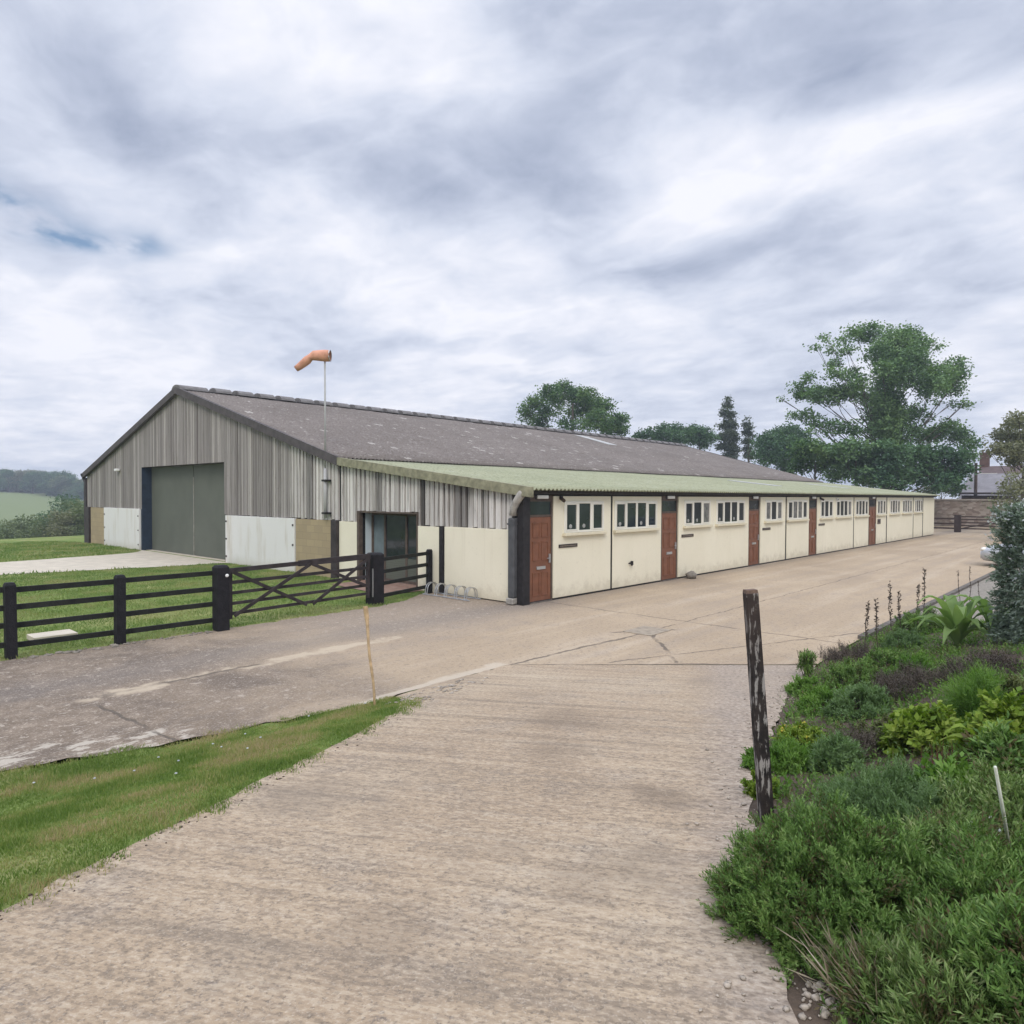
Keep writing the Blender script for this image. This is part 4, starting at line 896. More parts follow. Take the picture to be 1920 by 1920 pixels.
# ------------------------------------------------------------------ parked car
def build_car(cx, ny):
    """nose at y = ny facing +y, centred on x = cx"""
    c = thing('parked_car', 'silver car parked nose-out behind the tall hedge', 'car', (cx, ny-2, 0))
    M['paint'] = m_simple('silver_car_paint', (0.50, 0.52, 0.55), 0.3, 0.03, 2, 0, 0.35, 0.5)
    M['tyre'] = m_simple('tyre_rubber', (0.02, 0.02, 0.02), 0.85, 0.2, 10)
    secs = [(0.0, 0.62, 0.30, 0.56), (-0.10, 0.78, 0.22, 0.68), (-0.35, 0.84, 0.20, 0.76), (-0.9, 0.87, 0.2, 0.86), (-1.25, 0.88, 0.2, 0.92), (-2.3, 0.88, 0.2, 0.93), (-3.4, 0.87, 0.2, 0.95), (-3.95, 0.82, 0.22, 0.92), (-4.15, 0.72, 0.32, 0.80)]
    def loft(secs, rnd=0.12):
        vs = []; fs = []; n = 12
        for (dy, hw, z0, z1) in secs:
            for (sx, sz) in [(-0.8, 0), (-1, 0.15), (-1.02, 0.5), (-1, 0.8), (-0.9, 0.95), (-0.6, 1.0), (0.6, 1.0), (0.9, 0.95), (1, 0.8), (1.02, 0.5), (1, 0.15), (0.8, 0)]:
                vs.append((cx+sx*hw, ny+dy, z0+(z1-z0)*sz))
        for i in range(len(secs)-1):
            for k in range(n): fs.append((i*n+k, i*n+(k+1) % n, (i+1)*n+(k+1) % n, (i+1)*n+k))
        fs.append(tuple(range(n))); fs.append(tuple(range((len(secs)-1)*n, len(secs)*n))[::-1])
        return MB().add(vs, fs)
    P(loft(secs), 'body', 'paint', c, smooth=True)
    P(loft([(-1.15, 0.72, 0.9, 0.95), (-1.85, 0.68, 0.9, 1.36), (-2.9, 0.66, 0.9, 1.41), (-3.75, 0.66, 0.9, 1.02)]), 'cabin_glass', 'glass', c, smooth=True)
    P(loft([(-1.85, 0.60, 1.37, 1.41), (-2.4, 0.62, 1.39, 1.45), (-3.0, 0.6, 1.38, 1.43)]), 'roof_panel', 'paint', c, smooth=True)
    for s_ in (-1, 1):
        P(MB().blob((cx+s_*0.62, ny-0.12, 0.62), (0.17, 0.12, 0.09), 3, 0.02, 10, 6), 'headlight', 'upvc', c, smooth=True)
        for dy in (-0.8, -3.3):
            wh = P(MB().tube([(cx+s_*0.70, ny+dy, 0.31), (cx+s_*0.89, ny+dy, 0.31)], 0.31, 20), 'wheel', 'tyre', c)
            P(MB().tube([(cx+s_*0.88, ny+dy, 0.31), (cx+s_*0.905, ny+dy, 0.31)], 0.2, 16), 'rim', 'metal', wh)
    P(MB().box(cx-0.45, cx+0.45, ny-0.06, ny+0.012, 0.42, 0.52), 'grille', 'black', c); P(MB().box(cx-0.55, cx+0.55, ny-0.05, ny+0.006, 0.30, 0.38), 'lower_grille', 'black', c)
    P(MB().box(cx-0.26, cx+0.26, ny+0.012, ny+0.025, 0.40, 0.50), 'number_plate', 'white', c)
build_car(19.32, -6.12)

# ------------------------------------------------------------------ far right: wall, house, shed, telegraph pole
def m_stonewall():
    mt, t = new_mat('old_rubble_wall'); p = t.pos()
    v = t.new('ShaderNodeTexVoronoi', {'Vector': t.new('ShaderNodeMapping', {'Vector': p, 'Scale': (2.2, 2.2, 4.5)}).outputs[0], 'Scale': 1.3})
    c = t.new('ShaderNodeSeparateColor', {0: v.outputs['Color']}).outputs[0]
    col = t.ramp(c, [(0.1, (0.20, 0.155, 0.13)), (0.6, (0.29, 0.235, 0.20)), (0.95, (0.37, 0.32, 0.28))])
    col = t.mix(t.math('MULTIPLY', t.step(t.noise(p, 0.5, 4), 0.45, 0.7), 0.5), col, (0.16, 0.15, 0.11))
    setc(t, col, 0.95, t.bump(t.noise(p, 6, 4), 0.5, 0.05), 0, 0.1); return mt
tag(P2 := MB().box(59.7, 60.2, -30, 16, -0.2, 2.3).build('garden_wall', m_stonewall()), 'old brown rubble wall beyond the far yard gate', 'wall')
cp_ = MB().box(59.62, 60.28, -30, 16, 2.3, 2.42).build('coping', m_simple('pale_coping', (0.35, 0.31, 0.27), 0.9, 0.2, 3), P2)
M['slate'] = m_simple('grey_slate_roof', (0.21, 0.20, 0.215), 0.8, 0.2, 1.2, 0.3, bscale=4)
M['brick'] = m_simple('red_brown_brick', (0.12, 0.068, 0.054), 0.9, 0.25, 2, 0.3, bscale=8)
M['tile'] = m_simple('brown_tile_roof', (0.105, 0.075, 0.072), 0.9, 0.25, 2, 0.3, bscale=5)
def gable_house(name, label, cat, x0, x1, y0, y1, he, hr, wallm, roofm, chim=None, wins=()):
    h = thing(name, label, cat, ((x0+x1)/2, (y0+y1)/2, 0)); xm = (x0+x1)/2
    w_ = MB().prism([(x0, 0), (x1, 0), (x1, he), (xm, hr-0.15), (x0, he)], 1, y0, y1)
    P(w_, 'wall', wallm, h)
    r = MB()
    for s_, a in ((-1, x0), (1, x1)):
        ex = a+s_*0.35; ez = he-(hr-he)/(x1-x0)*2*0.35
        r.add([(xm, y0-0.3, hr), (xm, y1+0.3, hr), (ex, y1+0.3, ez), (ex, y0-0.3, ez), (xm, y0-0.3, hr-0.12), (xm, y1+0.3, hr-0.12), (ex, y1+0.3, ez-0.12), (ex, y0-0.3, ez-0.12)], [(0, 1, 2, 3), (7, 6, 5, 4), (0, 4, 5, 1), (1, 5, 6, 2), (2, 6, 7, 3), (3, 7, 4, 0)])
    ro = P(r, 'roof', roofm, h)
    if chim:
        cx_, cy_, cz = chim
        ch = P(MB().box(cx_-0.45, cx_+0.45, cy_-0.45, cy_+0.45, hr-1.2, cz).box(cx_-0.52, cx_+0.52, cy_-0.52, cy_+0.52, cz, cz+0.15), 'chimney', 'brick', h)
        for d in (-0.2, 0.2): P(MB().tube([(cx_, cy_+d, cz+0.15), (cx_, cy_+d, cz+0.5)], 0.1, 8), 'chimney_pot', 'tile', ch)
    for (y, z, w2, hh) in wins:
        f = P(MB().box(x0-0.06, x0+0.02, y-w2/2, y+w2/2, z, z+hh), 'window', 'upvc', h)
        P(MB().box(x0-0.07, x0-0.055, y-w2/2+0.08, y+w2/2-0.08, z+0.08, z+hh-0.08), 'pane', 'glass', f)
    return h
def yat(u, x): return on_plane(u, 930, 0, x)[1]
def zat(u, v, x): return on_plane(u, v, 0, x)[2]
xh = 66.0
hs = gable_house('outbuilding', 'long low outbuilding with grey slate roof behind the rubble wall', 'outbuilding', xh, xh+9, yat(1960, xh), yat(1806, xh), 2.6, zat(1850, 888, xh+4.5), 'upvc', 'slate', None, [(yat(1870, xh), 1.3, 1.2, 1.0)])
xh2 = 82.0
gable_house('brick_house', 'dark roofed brick house with chimney behind the slate outbuilding', 'house', xh2, xh2+9, yat(2010, xh2), yat(1834, xh2), zat(1860, 893, xh2), zat(1860, 874, xh2+4.5), 'brick', 'tile', (xh2+4.5, yat(1845, xh2+4.5), zat(1845, 851, xh2+4.5)), [(yat(1853, xh2), zat(1853, 884, xh2)-0.9, 1.6, 0.7), (yat(1906, xh2), zat(1906, 884, xh2)-0.9, 1.6, 0.7)])
xs_ = 62.5
sd_ = thing('lean_to_shed', 'dark felt roofed shed just behind the rubble wall', 'shed', (xs_+1, yat(1845, xs_), 0))
P(MB().box(xs_, xs_+2, yat(1890, xs_), yat(1803, xs_), 0, 2.75), 'wall', 'far_wood', sd_)
P(MB().add([(x, y, z) for z, k in ((2.85, 0), (3.02, 1)) for x, y in ((xs_-0.3, yat(1893, xs_)), (xs_+2.3, yat(1893, xs_)), (xs_+2.3, yat(1800, xs_)), (xs_-0.3, yat(1800, xs_)))], [(3, 2, 1, 0), (4, 5, 6, 7), (0, 1, 5, 4), (1, 2, 6, 5), (2, 3, 7, 6), (3, 0, 4, 7)]), 'felt_roof', 'steel', sd_)
tpx = 64.9
tpy = yat(1829, tpx); pl_ = thing('telegraph_pole', 'dark timber telegraph pole with crossarm beside the slate roof', 'telegraph pole', (tpx, tpy, 0))
P(MB().tube([(tpx, tpy, 0), (tpx, tpy, zat(1829, 868, tpx))], [0.16, 0.12], 10), 'pole', 'far_wood', pl_); P(MB().beam((tpx, tpy-0.7, zat(1829, 870, tpx)-0.15), (tpx, tpy+0.7, zat(1829, 870, tpx)-0.15), 0.1, 0.1), 'crossarm', 'far_wood', pl_)

# ------------------------------------------------------------------ trees
M['bark'] = m_simple('grey_brown_bark', (0.085, 0.068, 0.055), 0.95, 0.3, 3, 0.5, bscale=8)
M['leaf_big'] = m_leaf('lime_tree_leaf', [(0.065, 0.128, 0.060), (0.124, 0.216, 0.087), (0.198, 0.308, 0.114)], patch=0.4)
M['leaf_oak'] = m_leaf('oak_leaf', [(0.043, 0.100, 0.040), (0.090, 0.172, 0.058), (0.162, 0.252, 0.082)], patch=0.5)
M['leaf_dark'] = m_leaf('dark_leaf', [(0.036, 0.084, 0.044), (0.068, 0.140, 0.064), (0.110, 0.200, 0.084)], patch=0.4)
M['leaf_pop'] = m_leaf('poplar_leaf', [(0.043, 0.066, 0.041), (0.070, 0.094, 0.053), (0.109, 0.133, 0.078)], patch=0.6)
M['leaf_olive'] = m_leaf('olive_leaf', [(0.12, 0.13, 0.075), (0.18, 0.19, 0.105), (0.24, 0.245, 0.15)], patch=0.5)
M['leaf_mid'] = m_leaf('bramble_leaf', [(0.076, 0.119, 0.054), (0.128, 0.170, 0.076), (0.187, 0.221, 0.111)], patch=0.3)
def crown(clumps, per, leaf, rad=0.55):
    Ps = []
    for (x, y, z, r, d) in clumps:
        k = max(4, int(per*d*(r**2.0)))
        # leaves gather in sprays inside each clump so that sky shows between them
        ns = max(4, k//10)
        q = unit(rng.normal(size=(ns, 3)))*(rng.random((ns, 1))**0.45)*r*np.array([1.0, 1.0, 0.85])
        c = np.repeat(q, 10, 0)+rng.normal(0, leaf*1.15, (ns*10, 3))*np.array([1, 1, 0.55])
        Ps.append(c+np.array([x, y, z]))
    Pp = np.concatenate(Ps); n = len(Pp)
    D = unit(rng.normal(size=(n, 3))*np.array([1, 1, 0.5])+np.array([0, 0, -0.25]))
    return leaves(Pp-D*leaf*0.5, D, leaf*rng.uniform(0.7, 1.35, n), leaf*rng.uniform(0.5, 0.85, n))
def build_tree(name, label, cat, base, clumps, per, leaf, mat, tr=0.4, group=None, fork=0.35, limbs=True):
    tr_ = thing(name, label, cat, base, group)
    base = np.array(base, float); cl = np.array([c[:4] for c in clumps])
    V, F = crown(clumps, per, leaf); npmesh('crown', V, F, M[mat], tr_)
    top = cl[:, 2].max(); cxy = np.average(cl[:, :2], axis=0, weights=cl[:, 3])
    H = top-base[2]
    tp_ = lambda k: base*(1-k)+np.array([cxy[0]*0.6+base[0]*0.4, cxy[1]*0.6+base[1]*0.4, base[2]+H*0.86])*k+np.array([0, 0, 0])
    mb = MB(); ks = np.linspace(0, 1, 8)
    mb.tube([tp_(k)+np.array([math.sin(k*5)*tr*0.4, math.cos(k*4)*tr*0.4, 0])*(k > 0)-np.array([0, 0, 0.3])*(k == 0) for k in ks], [tr*(1.25 if k == 0 else 1)*(1-0.85*k) for k in ks], 8)
    P(mb, 'trunk', 'bark', tr_, smooth=True)
    if limbs:
        lb = MB()
        for (x, y, z, r, d) in clumps:
            e = np.array([x, y, z]); k0 = np.clip((z-base[2])/H-0.22-0.1*random.random(), 0.12, 0.8); a = tp_(k0)
            mid = (a+e)/2+np.array([0, 0, -0.06*np.linalg.norm(e-a)])+rng.normal(0, 0.05*np.linalg.norm(e-a), 3)
            r0 = max(0.035, tr*0.2*(1-k0)); lb.tube([a, (a+mid)/2+rng.normal(0, 0.05, 3), mid, (mid+e)/2+rng.normal(0, 0.1, 3), e], [r0, r0*0.8, r0*0.6, r0*0.42, r0*0.2], 5, False)
            for _ in range(2):
                f_ = e+unit(rng.normal(size=3))*r*0.8; lb.tube([mid*0.4+e*0.6, (e+f_)/2, f_], [r0*0.35, r0*0.25, r0*0.12], 4, False)
        P(lb, 'limbs', 'bark', tr_, smooth=True)
    return tr_
def clumps_px(lst, D, sc, u0, v0, thick):
    """clumps read off the photo, each given its own depth in the rounded crown"""
    out = []; us = np.array([l[0] for l in lst]); um, uw = us.mean(), (us.max()-us.min())/2
    for l in lst:
        cx_, cy_, r, d = l[:4]
        q = max(0.15, 1-((cx_-um)/uw)**2)**0.5
        dep = D+(random.uniform(-1, 1)*thick*q if len(l) < 5 else l[4])
        p = at_depth(u0+cx_*sc, v0+cy_*sc, dep); out.append((p[0], p[1], p[2], r*sc*D/FPX, d))
    return out
big = [(800,130,95,1),(920,110,55,.5),(1080,140,85,.8),(1000,200,115,1),(1150,220,95,.9),(700,120,60,.6),(620,170,55,.45),(500,170,45,.4),(420,235,40,.35),(560,240,65,.4),(650,240,60,.45),(1310,230,45,.4),(1280,185,20,.5),
  (880,280,110,1),(1000,330,120,1),(1130,300,100,.9),(1430,370,80,.8),(1330,430,100,1),(1200,420,110,1),(1050,430,120,1),(1400,520,90,1),(1250,520,110,1),(1450,450,70,.8),
  (550,350,60,.6),(560,420,60,.6),(640,440,60,.6),(700,400,50,.5),(370,450,58,.6),(280,520,50,.6),(330,570,70,.9),(430,570,80,1),(550,570,90,1),(660,550,80,1),(740,480,65,.9),(170,610,25,.5),
  (1300,640,40,.4),(1400,640,38,.6),(1500,640,42,.7),(1150,700,75,.6),(1230,740,48,.5),(1080,740,70,.7),
  (260,720,42,.6),(350,730,60,.7),(450,770,65,.6),(560,810,70,.6),(680,820,75,.7),(400,830,38,.4),(500,850,38,.4),
  (900,560,110,1),(950,650,115,1),(860,720,110,1),(950,800,125,1),(1380,790,58,.9),(1300,850,80,1),(1450,870,88,1),(1540,930,60,1),(1200,880,80,.9),(1120,830,60,.7),(1545,1010,48,.9),(850,850,100,1),(1000,890,110,1),(930,470,80,1),(900,390,70,.9),(960,720,100,1),(900,640,90,1),(780,600,70,.9),(940,710,85,1,-2.5),(960,600,80,1,-2.5),(920,800,90,1,-3),(960,480,70,.9,-2)]
D = 64
bb = at_depth(1662, 930, D); bb[2] = 0
build_tree('broadleaf_tree', 'tallest spreading tree with sparse open crown behind the far end of the barn', 'tree', bb, clumps_px(big, D, 0.2604, 1420, 590, 5.0), 760, 0.24, 'leaf_big', 0.5)
oak = [(340,115,55,.9),(260,150,65,1),(170,205,55,1),(110,250,42,.9),(130,300,45,.9),(220,270,65,.9),(310,185,65,.9),(420,170,75,1),(485,160,55,1),(400,270,60,.6),(360,345,55,.7),(520,225,75,1),(590,225,55,1),(560,310,75,1),(660,320,65,1),(620,380,70,1),(690,375,45,1),(480,330,60,.7),(200,340,60,.9),(460,240,70,.9),(700,300,28,.8),(300,250,40,.5)]
D = 82; bb = at_depth(1066, 930, D); bb[2] = tz(bb[0], bb[1])
build_tree('broadleaf_tree', 'rounded oak-like tree showing above the middle of the barn ridge', 'tree', bb, clumps_px(oak, D, 0.3125, 950, 690, 4.5), 620, 0.27, 'leaf_oak', 0.6)
low1 = [(800,410,40,1),(860,400,45,1),(940,380,50,1),(1010,370,50,1),(1020,420,60,1),(920,430,55,1)]
low2 = [(1110,370,45,1),(1150,400,60,1),(1090,420,50,1),(1200,390,35,1),(1180,440,50,1),(1240,420,30,.8)]
for lst, lb, u in ((low1, 'low bushy tree behind the ridge, just right of the rounded tree', 1240), (low2, 'low bushy tree behind the ridge, just left of the taller poplar', 1310)):
    D = 96; bb = at_depth(u, 930, D); bb[2] = tz(bb[0], bb[1])
    build_tree('bushy_tree', lb, 'tree', bb, clumps_px(lst, D, 0.3125, 950, 690, 3), 620, 0.3, 'leaf_dark', 0.35)
pop = [(1327,190,14,1),(1325,230,22,1),(1315,270,28,1),(1345,280,22,1),(1335,330,34,1),(1305,350,24,.9),(1360,350,22,1),(1340,400,38,1),(1300,420,30,1),(1365,420,24,1),(1335,470,40,1),(1290,470,26,1),(1370,490,24,.9),(1340,530,36,1),(1275,345,10,.7)]
pop2 = [(1438,305,9,1),(1440,340,18,1),(1452,360,18,1),(1438,390,20,1),(1460,400,18,1),(1445,440,24,1),(1440,490,24,1),(1455,530,24,1)]
for lst, lb, u in ((pop, 'taller dark poplar standing behind the barn ridge', 1366), (pop2, 'shorter thin poplar right of the taller poplar', 1402)):
    D = 100; bb = at_depth(u, 930, D); bb[2] = tz(bb[0], bb[1])
    build_tree('poplar_tree', lb, 'tree', bb, clumps_px(lst, D, 0.3125, 950, 690, 0.8), 1500, 0.26, 'leaf_pop', 0.3, limbs=False)
dk = [(1640,400,60,1),(1700,380,55,1),(1570,430,60,1),(1530,460,50,1),(1600,500,80,1),(1690,470,80,1),(1760,420,60,1),(1560,540,60,1),(1680,560,80,1),(1780,500,70,1),(1500,520,30,.8)]
D = 84; bb = at_depth(1470, 930, D); bb[2] = 0
build_tree('broadleaf_tree', 'dense dark green round tree between the poplars and the tallest tree', 'tree', bb, clumps_px(dk, D, 0.3125, 950, 690, 4), 620, 0.28, 'leaf_dark', 0.4)
# bushy growth under the tall tree
for i, (lst, lb, D, mt_) in enumerate([
    ([(330,980,90,1),(420,960,80,1),(360,1060,90,1),(480,1050,110,1),(300,1090,60,1),(560,990,80,1)], 'olive green bush under the tall tree, left of its trunk', 58, 'leaf_oak'),
    ([(620,980,90,1),(720,960,90,1),(660,1080,110,1),(780,1060,110,1),(560,1140,80,1),(760,1170,90,1),(860,1190,60,1)], 'dark green bush right under the tall tree trunk', 57, 'leaf_big'),
    ([(900,980,100,1),(1010,1000,90,1),(930,1100,110,1),(1050,1110,100,1),(900,1200,70,1),(1010,1220,70,1)], 'green bush below the tall tree, right of its trunk', 56, 'leaf_dark'),
    ([(1150,1000,90,1),(1270,1000,90,1),(1380,1010,80,1),(1200,1100,100,1),(1340,1110,90,1),(1450,1080,70,1),(1160,1190,60,1),(1260,1180,60,1),(1360,1180,60,1),(1480,1000,60,1),(1420,1170,60,1),(1500,1120,50,1),(1330,1240,45,1),(1420,1240,45,1)], 'broad dark bush above the far end of the lean-to roof', 57, 'leaf_dark')]):
    c = clumps_px(lst, D, 0.2604, 1420, 590, 2.0); b = np.mean([q[:3] for q in c], axis=0)
    if i == 3: b = at_depth(1640, 930, D)
    b[2] = 0
    build_tree('bush', lb, 'bush', b, c, 700, 0.26, mt_, 0.2, None)
lowb = [(1745, 918, 16, 1), (1765, 908, 18, 1), (1785, 915, 16, 1), (1800, 922, 13, 1), (1730, 925, 14, 1)]
c = clumps_px(lowb, 72, 1.0, 0, 0, 1.0); bb = np.mean([q[:3] for q in c], axis=0); bb[2] = 0
build_tree('bush', 'low brownish bush behind the rubble wall just past the barn end', 'bush', bb, c, 600, 0.22, 'leaf_mid', 0.12)
rt = [(1880,740,50,.8),(1850,790,50,.8),(1800,800,40,.6),(1750,850,45,.6),(1700,870,35,.5),(1790,890,60,.9),(1870,880,70,.9),(1720,960,50,.8),(1800,980,70,1),(1880,980,70,1),(1960,780,70,.9),(1980,880,80,1),(2050,850,90,1),(1960,980,90,1),(2080,960,90,1),(1690,1000,35,.7),(1840,1050,60,.8)]
D = 46; bb = at_depth(1925, 930, D); bb[2] = 0
build_tree('broadleaf_tree', 'pale olive tree at the right edge of the view in front of the brick house', 'tree', bb, clumps_px(rt, D, 0.2604, 1420, 590, 2.5), 1500, 0.19, 'leaf_olive', 0.35)
rt2 = [(1880, 945, 22, 1), (1893, 905, 24, 1), (1895, 925, 26, 1), (1915, 905, 30, 1), (1935, 935, 34, 1), (1905, 950, 22, 1)]
D = 40; c = clumps_px(rt2, D, 1.0, 0, 0, 1.0); bb = np.mean([q[:3] for q in c], axis=0); bb[2] = 0
build_tree('bush', 'olive bush behind the tall pale hedge at the right edge', 'bush', bb, c, 420, 0.16, 'leaf_olive', 0.12)
# trees of the valley and the far hill, seen left of the barn
def simple_tree(p, h, r, mat, label, group, dens=1.0, name='distant_tree'):
    c = []
    for k in range(7):
        a = random.uniform(0, 2*PI); q = random.uniform(0.2, 0.75)*r
        c.append((p[0]+q*math.cos(a), p[1]+q*math.sin(a), p[2]+h*random.uniform(0.2, 0.75), r*random.uniform(0.42, 0.62), dens))
    c.append((p[0], p[1], p[2]+h*0.86, r*0.45, dens))
    return build_tree(name, label, 'tree', p, c, 110 if p[1] > 150 else 420, 0.6 if p[1] > 150 else 0.2, mat, 0.15+0.02*h, group, limbs=False)
for i, (u, D, h, r, mt_) in enumerate([(18, 82, 8.5, 3.8, 'leaf_mid'), (50, 74, 7.4, 3.4, 'leaf_mid'), (72, 95, 9.8, 4.2, 'leaf_dark'), (100, 80, 7.6, 3.6, 'leaf_dark'), (125, 88, 10.8, 4.4, 'leaf_dark'), (140, 74, 7.2, 3.4, 'leaf_mid'), (158, 92, 9.2, 4.0, 'leaf_olive'), (-20, 84, 8.8, 4.0, 'leaf_dark'), (-60, 88, 8.5, 4, 'leaf_mid'), (172, 80, 7.6, 3.6, 'leaf_mid'), (35, 98, 8.6, 4.0, 'leaf_dark'), (5, 70, 6.2, 3.0, 'leaf_mid'), (85, 70, 6.0, 3.0, 'leaf_mid'), (118, 69, 5.6, 3.0, 'leaf_olive'), (160, 70, 5.8, 3.0, 'leaf_mid')]):
    p = at_depth(u, 930, D); p[2] = tz(p[0], p[1])-0.2
    h = h-(2.6 if u < 100 else 1.6); simple_tree(p, h, r, mt_, 'hazy bushy tree in the dip beyond the lawn, left of the barn', 'trees in the dip beyond the lawn', 1.0)
for i, u in enumerate(np.linspace(-70, 185, 34)):
    D = random.uniform(318, 350); p = at_depth(u, 930, D); p[2] = tz(p[0], p[1])-0.3
    hh = random.uniform(7.5, 10.5)
    simple_tree(p, hh, random.uniform(3.8, 5.4), random.choice(['leaf_dark', 'leaf_dark', 'leaf_mid', 'leaf_olive']), 'blue hazed tree in the line along the far hill, left of the barn', 'trees along the far hill', 1.6)
for u, v, D, r in ((37, 888, 345, 3.2), (101, 888, 345, 2.6), (122, 890, 340, 5.5)):
    p = at_depth(u, 930, D); p[2] = tz(p[0], p[1]); zt = at_depth(u, v, D)[2]
    simple_tree(p, zt-p[2]+1, r, 'leaf_dark', {37: 'round topped tree rising above the far hill line near the left edge', 101: 'narrow tree rising above the far hill line', 122: 'broad domed tree tallest on the far hill beside the barn'}[u], 'trees along the far hill', 1.6)

# ------------------------------------------------------------------ grass
def blades(n, inside, box, h, w, mat, name, bend=0.35, dens=None):
    x = rng.uniform(box[0], box[1], n); y = rng.uniform(box[2], box[3], n); k = inside(x, y)
    x, y = x[k], y[k]; z = terrain(x, y); n = len(x)
    D = unit(np.stack([rng.normal(0, bend, n), rng.normal(0, bend, n), np.ones(n)], 1))
    V, F = leaves(np.stack([x, y, z-0.005], 1), D, h*rng.uniform(0.5, 1.4, n)*(0.9+0.45*np.sin(x*3.1+1.5*np.sin(y*2.3))*np.sin(y*4.3+np.sin(x*1.7))), w*rng.uniform(0.7, 1.3, n))
    return tag(npmesh(name, V, F, mat), kind='stuff')
M['blade'] = m_leaf('verge_grass_blade', [(0.115, 0.19, 0.040), (0.19, 0.26, 0.07), (0.31, 0.315, 0.125), (0.43, 0.33, 0.21)], 0.40, patch=1.6, k=0.6)
M['lawn_blade'] = m_leaf('lawn_blade', [(0.135, 0.22, 0.062), (0.21, 0.28, 0.09), (0.35, 0.335, 0.165)], 0.42, patch=0.7, k=0.7)
def in_verge(x, y):
    e = 0.05*np.sin(x*7)+0.04*np.sin(x*17+1)+0.03*np.sin(x*41)+rng.normal(-0.03, 0.05, len(x))
    d1 = (x+11.37)*-0.452+(y+6.81)*0.892
    up = np.interp(x, YU_X, YU_Y)
    dt = np.interp(x, [-17, -8.3, -7.45, -7.05, -6.8], [9, 9, 1.15, 0.5, 0])
    return (d1 > 0.0+e) & (y < up+0.02+e) & (x < -6.85)
blades(250000, in_verge, (-13.5, -6.8, -8.0, -2.6), 0.042, 0.006, M['blade'], 'verge_grass')
def in_lawn(x, y):
    a = np.interp(x, path_a[:, 0], path_a[:, 1]); b = np.interp(x, path_b[:, 0], path_b[:, 1])
    pv = (x > -1.3) & (y > 3.4) & (y < 6.5)
    return (y > yard_hi(x)-0.03+0.05*np.sin(x*9)) & ~((y > a) & (y < b)) & ~pv & (x < -0.1)
blades(110000, in_lawn, (-13, -0.1, 2.0, 15.0), 0.06, 0.014, M['lawn_blade'], 'lawn_grass', 0.5)
blades(40000, in_lawn, (-13, -0.1, 15.0, 36.0), 0.09, 0.03, M['lawn_blade'], 'far_lawn_grass', 0.5)

# ------------------------------------------------------------------ the planted bank on the right
M['hebe'] = m_leaf('evergreen_sprig', [(0.13, 0.10, 0.05), (0.068, 0.135, 0.032), (0.12, 0.22, 0.050), (0.17, 0.285, 0.075), (0.24, 0.33, 0.11)], 0.34, patch=7)
M['hebe2'] = m_leaf('blue_green_sprig', [(0.085, 0.14, 0.05), (0.135, 0.225, 0.088), (0.20, 0.295, 0.135)], 0.38, patch=7)
M['loose'] = m_leaf('loose_sage_leaf', [(0.15, 0.115, 0.06), (0.095, 0.155, 0.042), (0.15, 0.235, 0.065), (0.21, 0.30, 0.10), (0.29, 0.33, 0.15)], 0.32, patch=5)
M['lime'] = m_leaf('lime_leaf', [(0.10, 0.175, 0.018), (0.18, 0.27, 0.032), (0.27, 0.34, 0.06)], 0.35, patch=3)
M['fresh'] = m_leaf('fresh_green_leaf', [(0.07, 0.16, 0.022), (0.12, 0.235, 0.038), (0.18, 0.30, 0.065)], 0.38, patch=2.5)
M['heath'] = m_leaf('brown_heather_twig', [(0.052, 0.04, 0.033), (0.085, 0.068, 0.055), (0.12, 0.10, 0.08)], 0.1, patch=3)
M['dock'] = m_leaf('pale_broad_leaf', [(0.17, 0.27, 0.085), (0.22, 0.33, 0.115), (0.28, 0.39, 0.15)], 0.4, patch=2)
M['straw'] = m_leaf('dry_straw', [(0.22, 0.17, 0.12), (0.32, 0.27, 0.20), (0.42, 0.37, 0.30)], 0.15, patch=5)
M['olivemat'] = m_leaf('olive_mat', [(0.085, 0.105, 0.035), (0.125, 0.145, 0.05), (0.165, 0.185, 0.075)], 0.2, patch=3)
M['hedge'] = m_leaf('blue_grey_hedge', [(0.14, 0.19, 0.14), (0.22, 0.28, 0.215), (0.32, 0.375, 0.31)], 0.2, patch=2)
M['petal'] = m_leaf('white_petal', [(0.40, 0.42, 0.45), (0.56, 0.58, 0.60)], 0.2, patch=4)
M['yellow'] = m_leaf('yellow_flower', [(0.55, 0.46, 0.06), (0.65, 0.58, 0.14)], 0.2, patch=4)
M['twig'] = m_simple('brown_twig', (0.07, 0.05, 0.04), 0.9, 0.3, 12)
def sprig_leaves(B, D, L, k, ll, lw, spread=0.8):
    """k narrow leaves set round each shoot"""
    n = len(B); tt = np.linspace(0.15, 1.0, k)[None, :, None]
    D = unit(D); P0 = (B[:, None, :]+D[:, None, :]*L[:, None, None]*tt).reshape(-1, 3)
    Dr = np.repeat(D, k, 0); R_ = rng.normal(size=(n*k, 3)); R_ = unit(R_-Dr*(R_*Dr).sum(1, keepdims=True))
    LD = unit(Dr*1.0+R_*spread)
    return leaves(P0, LD, ll*rng.uniform(0.7, 1.25, n*k), lw*rng.uniform(0.8, 1.2, n*k), R_*0.3+Dr)
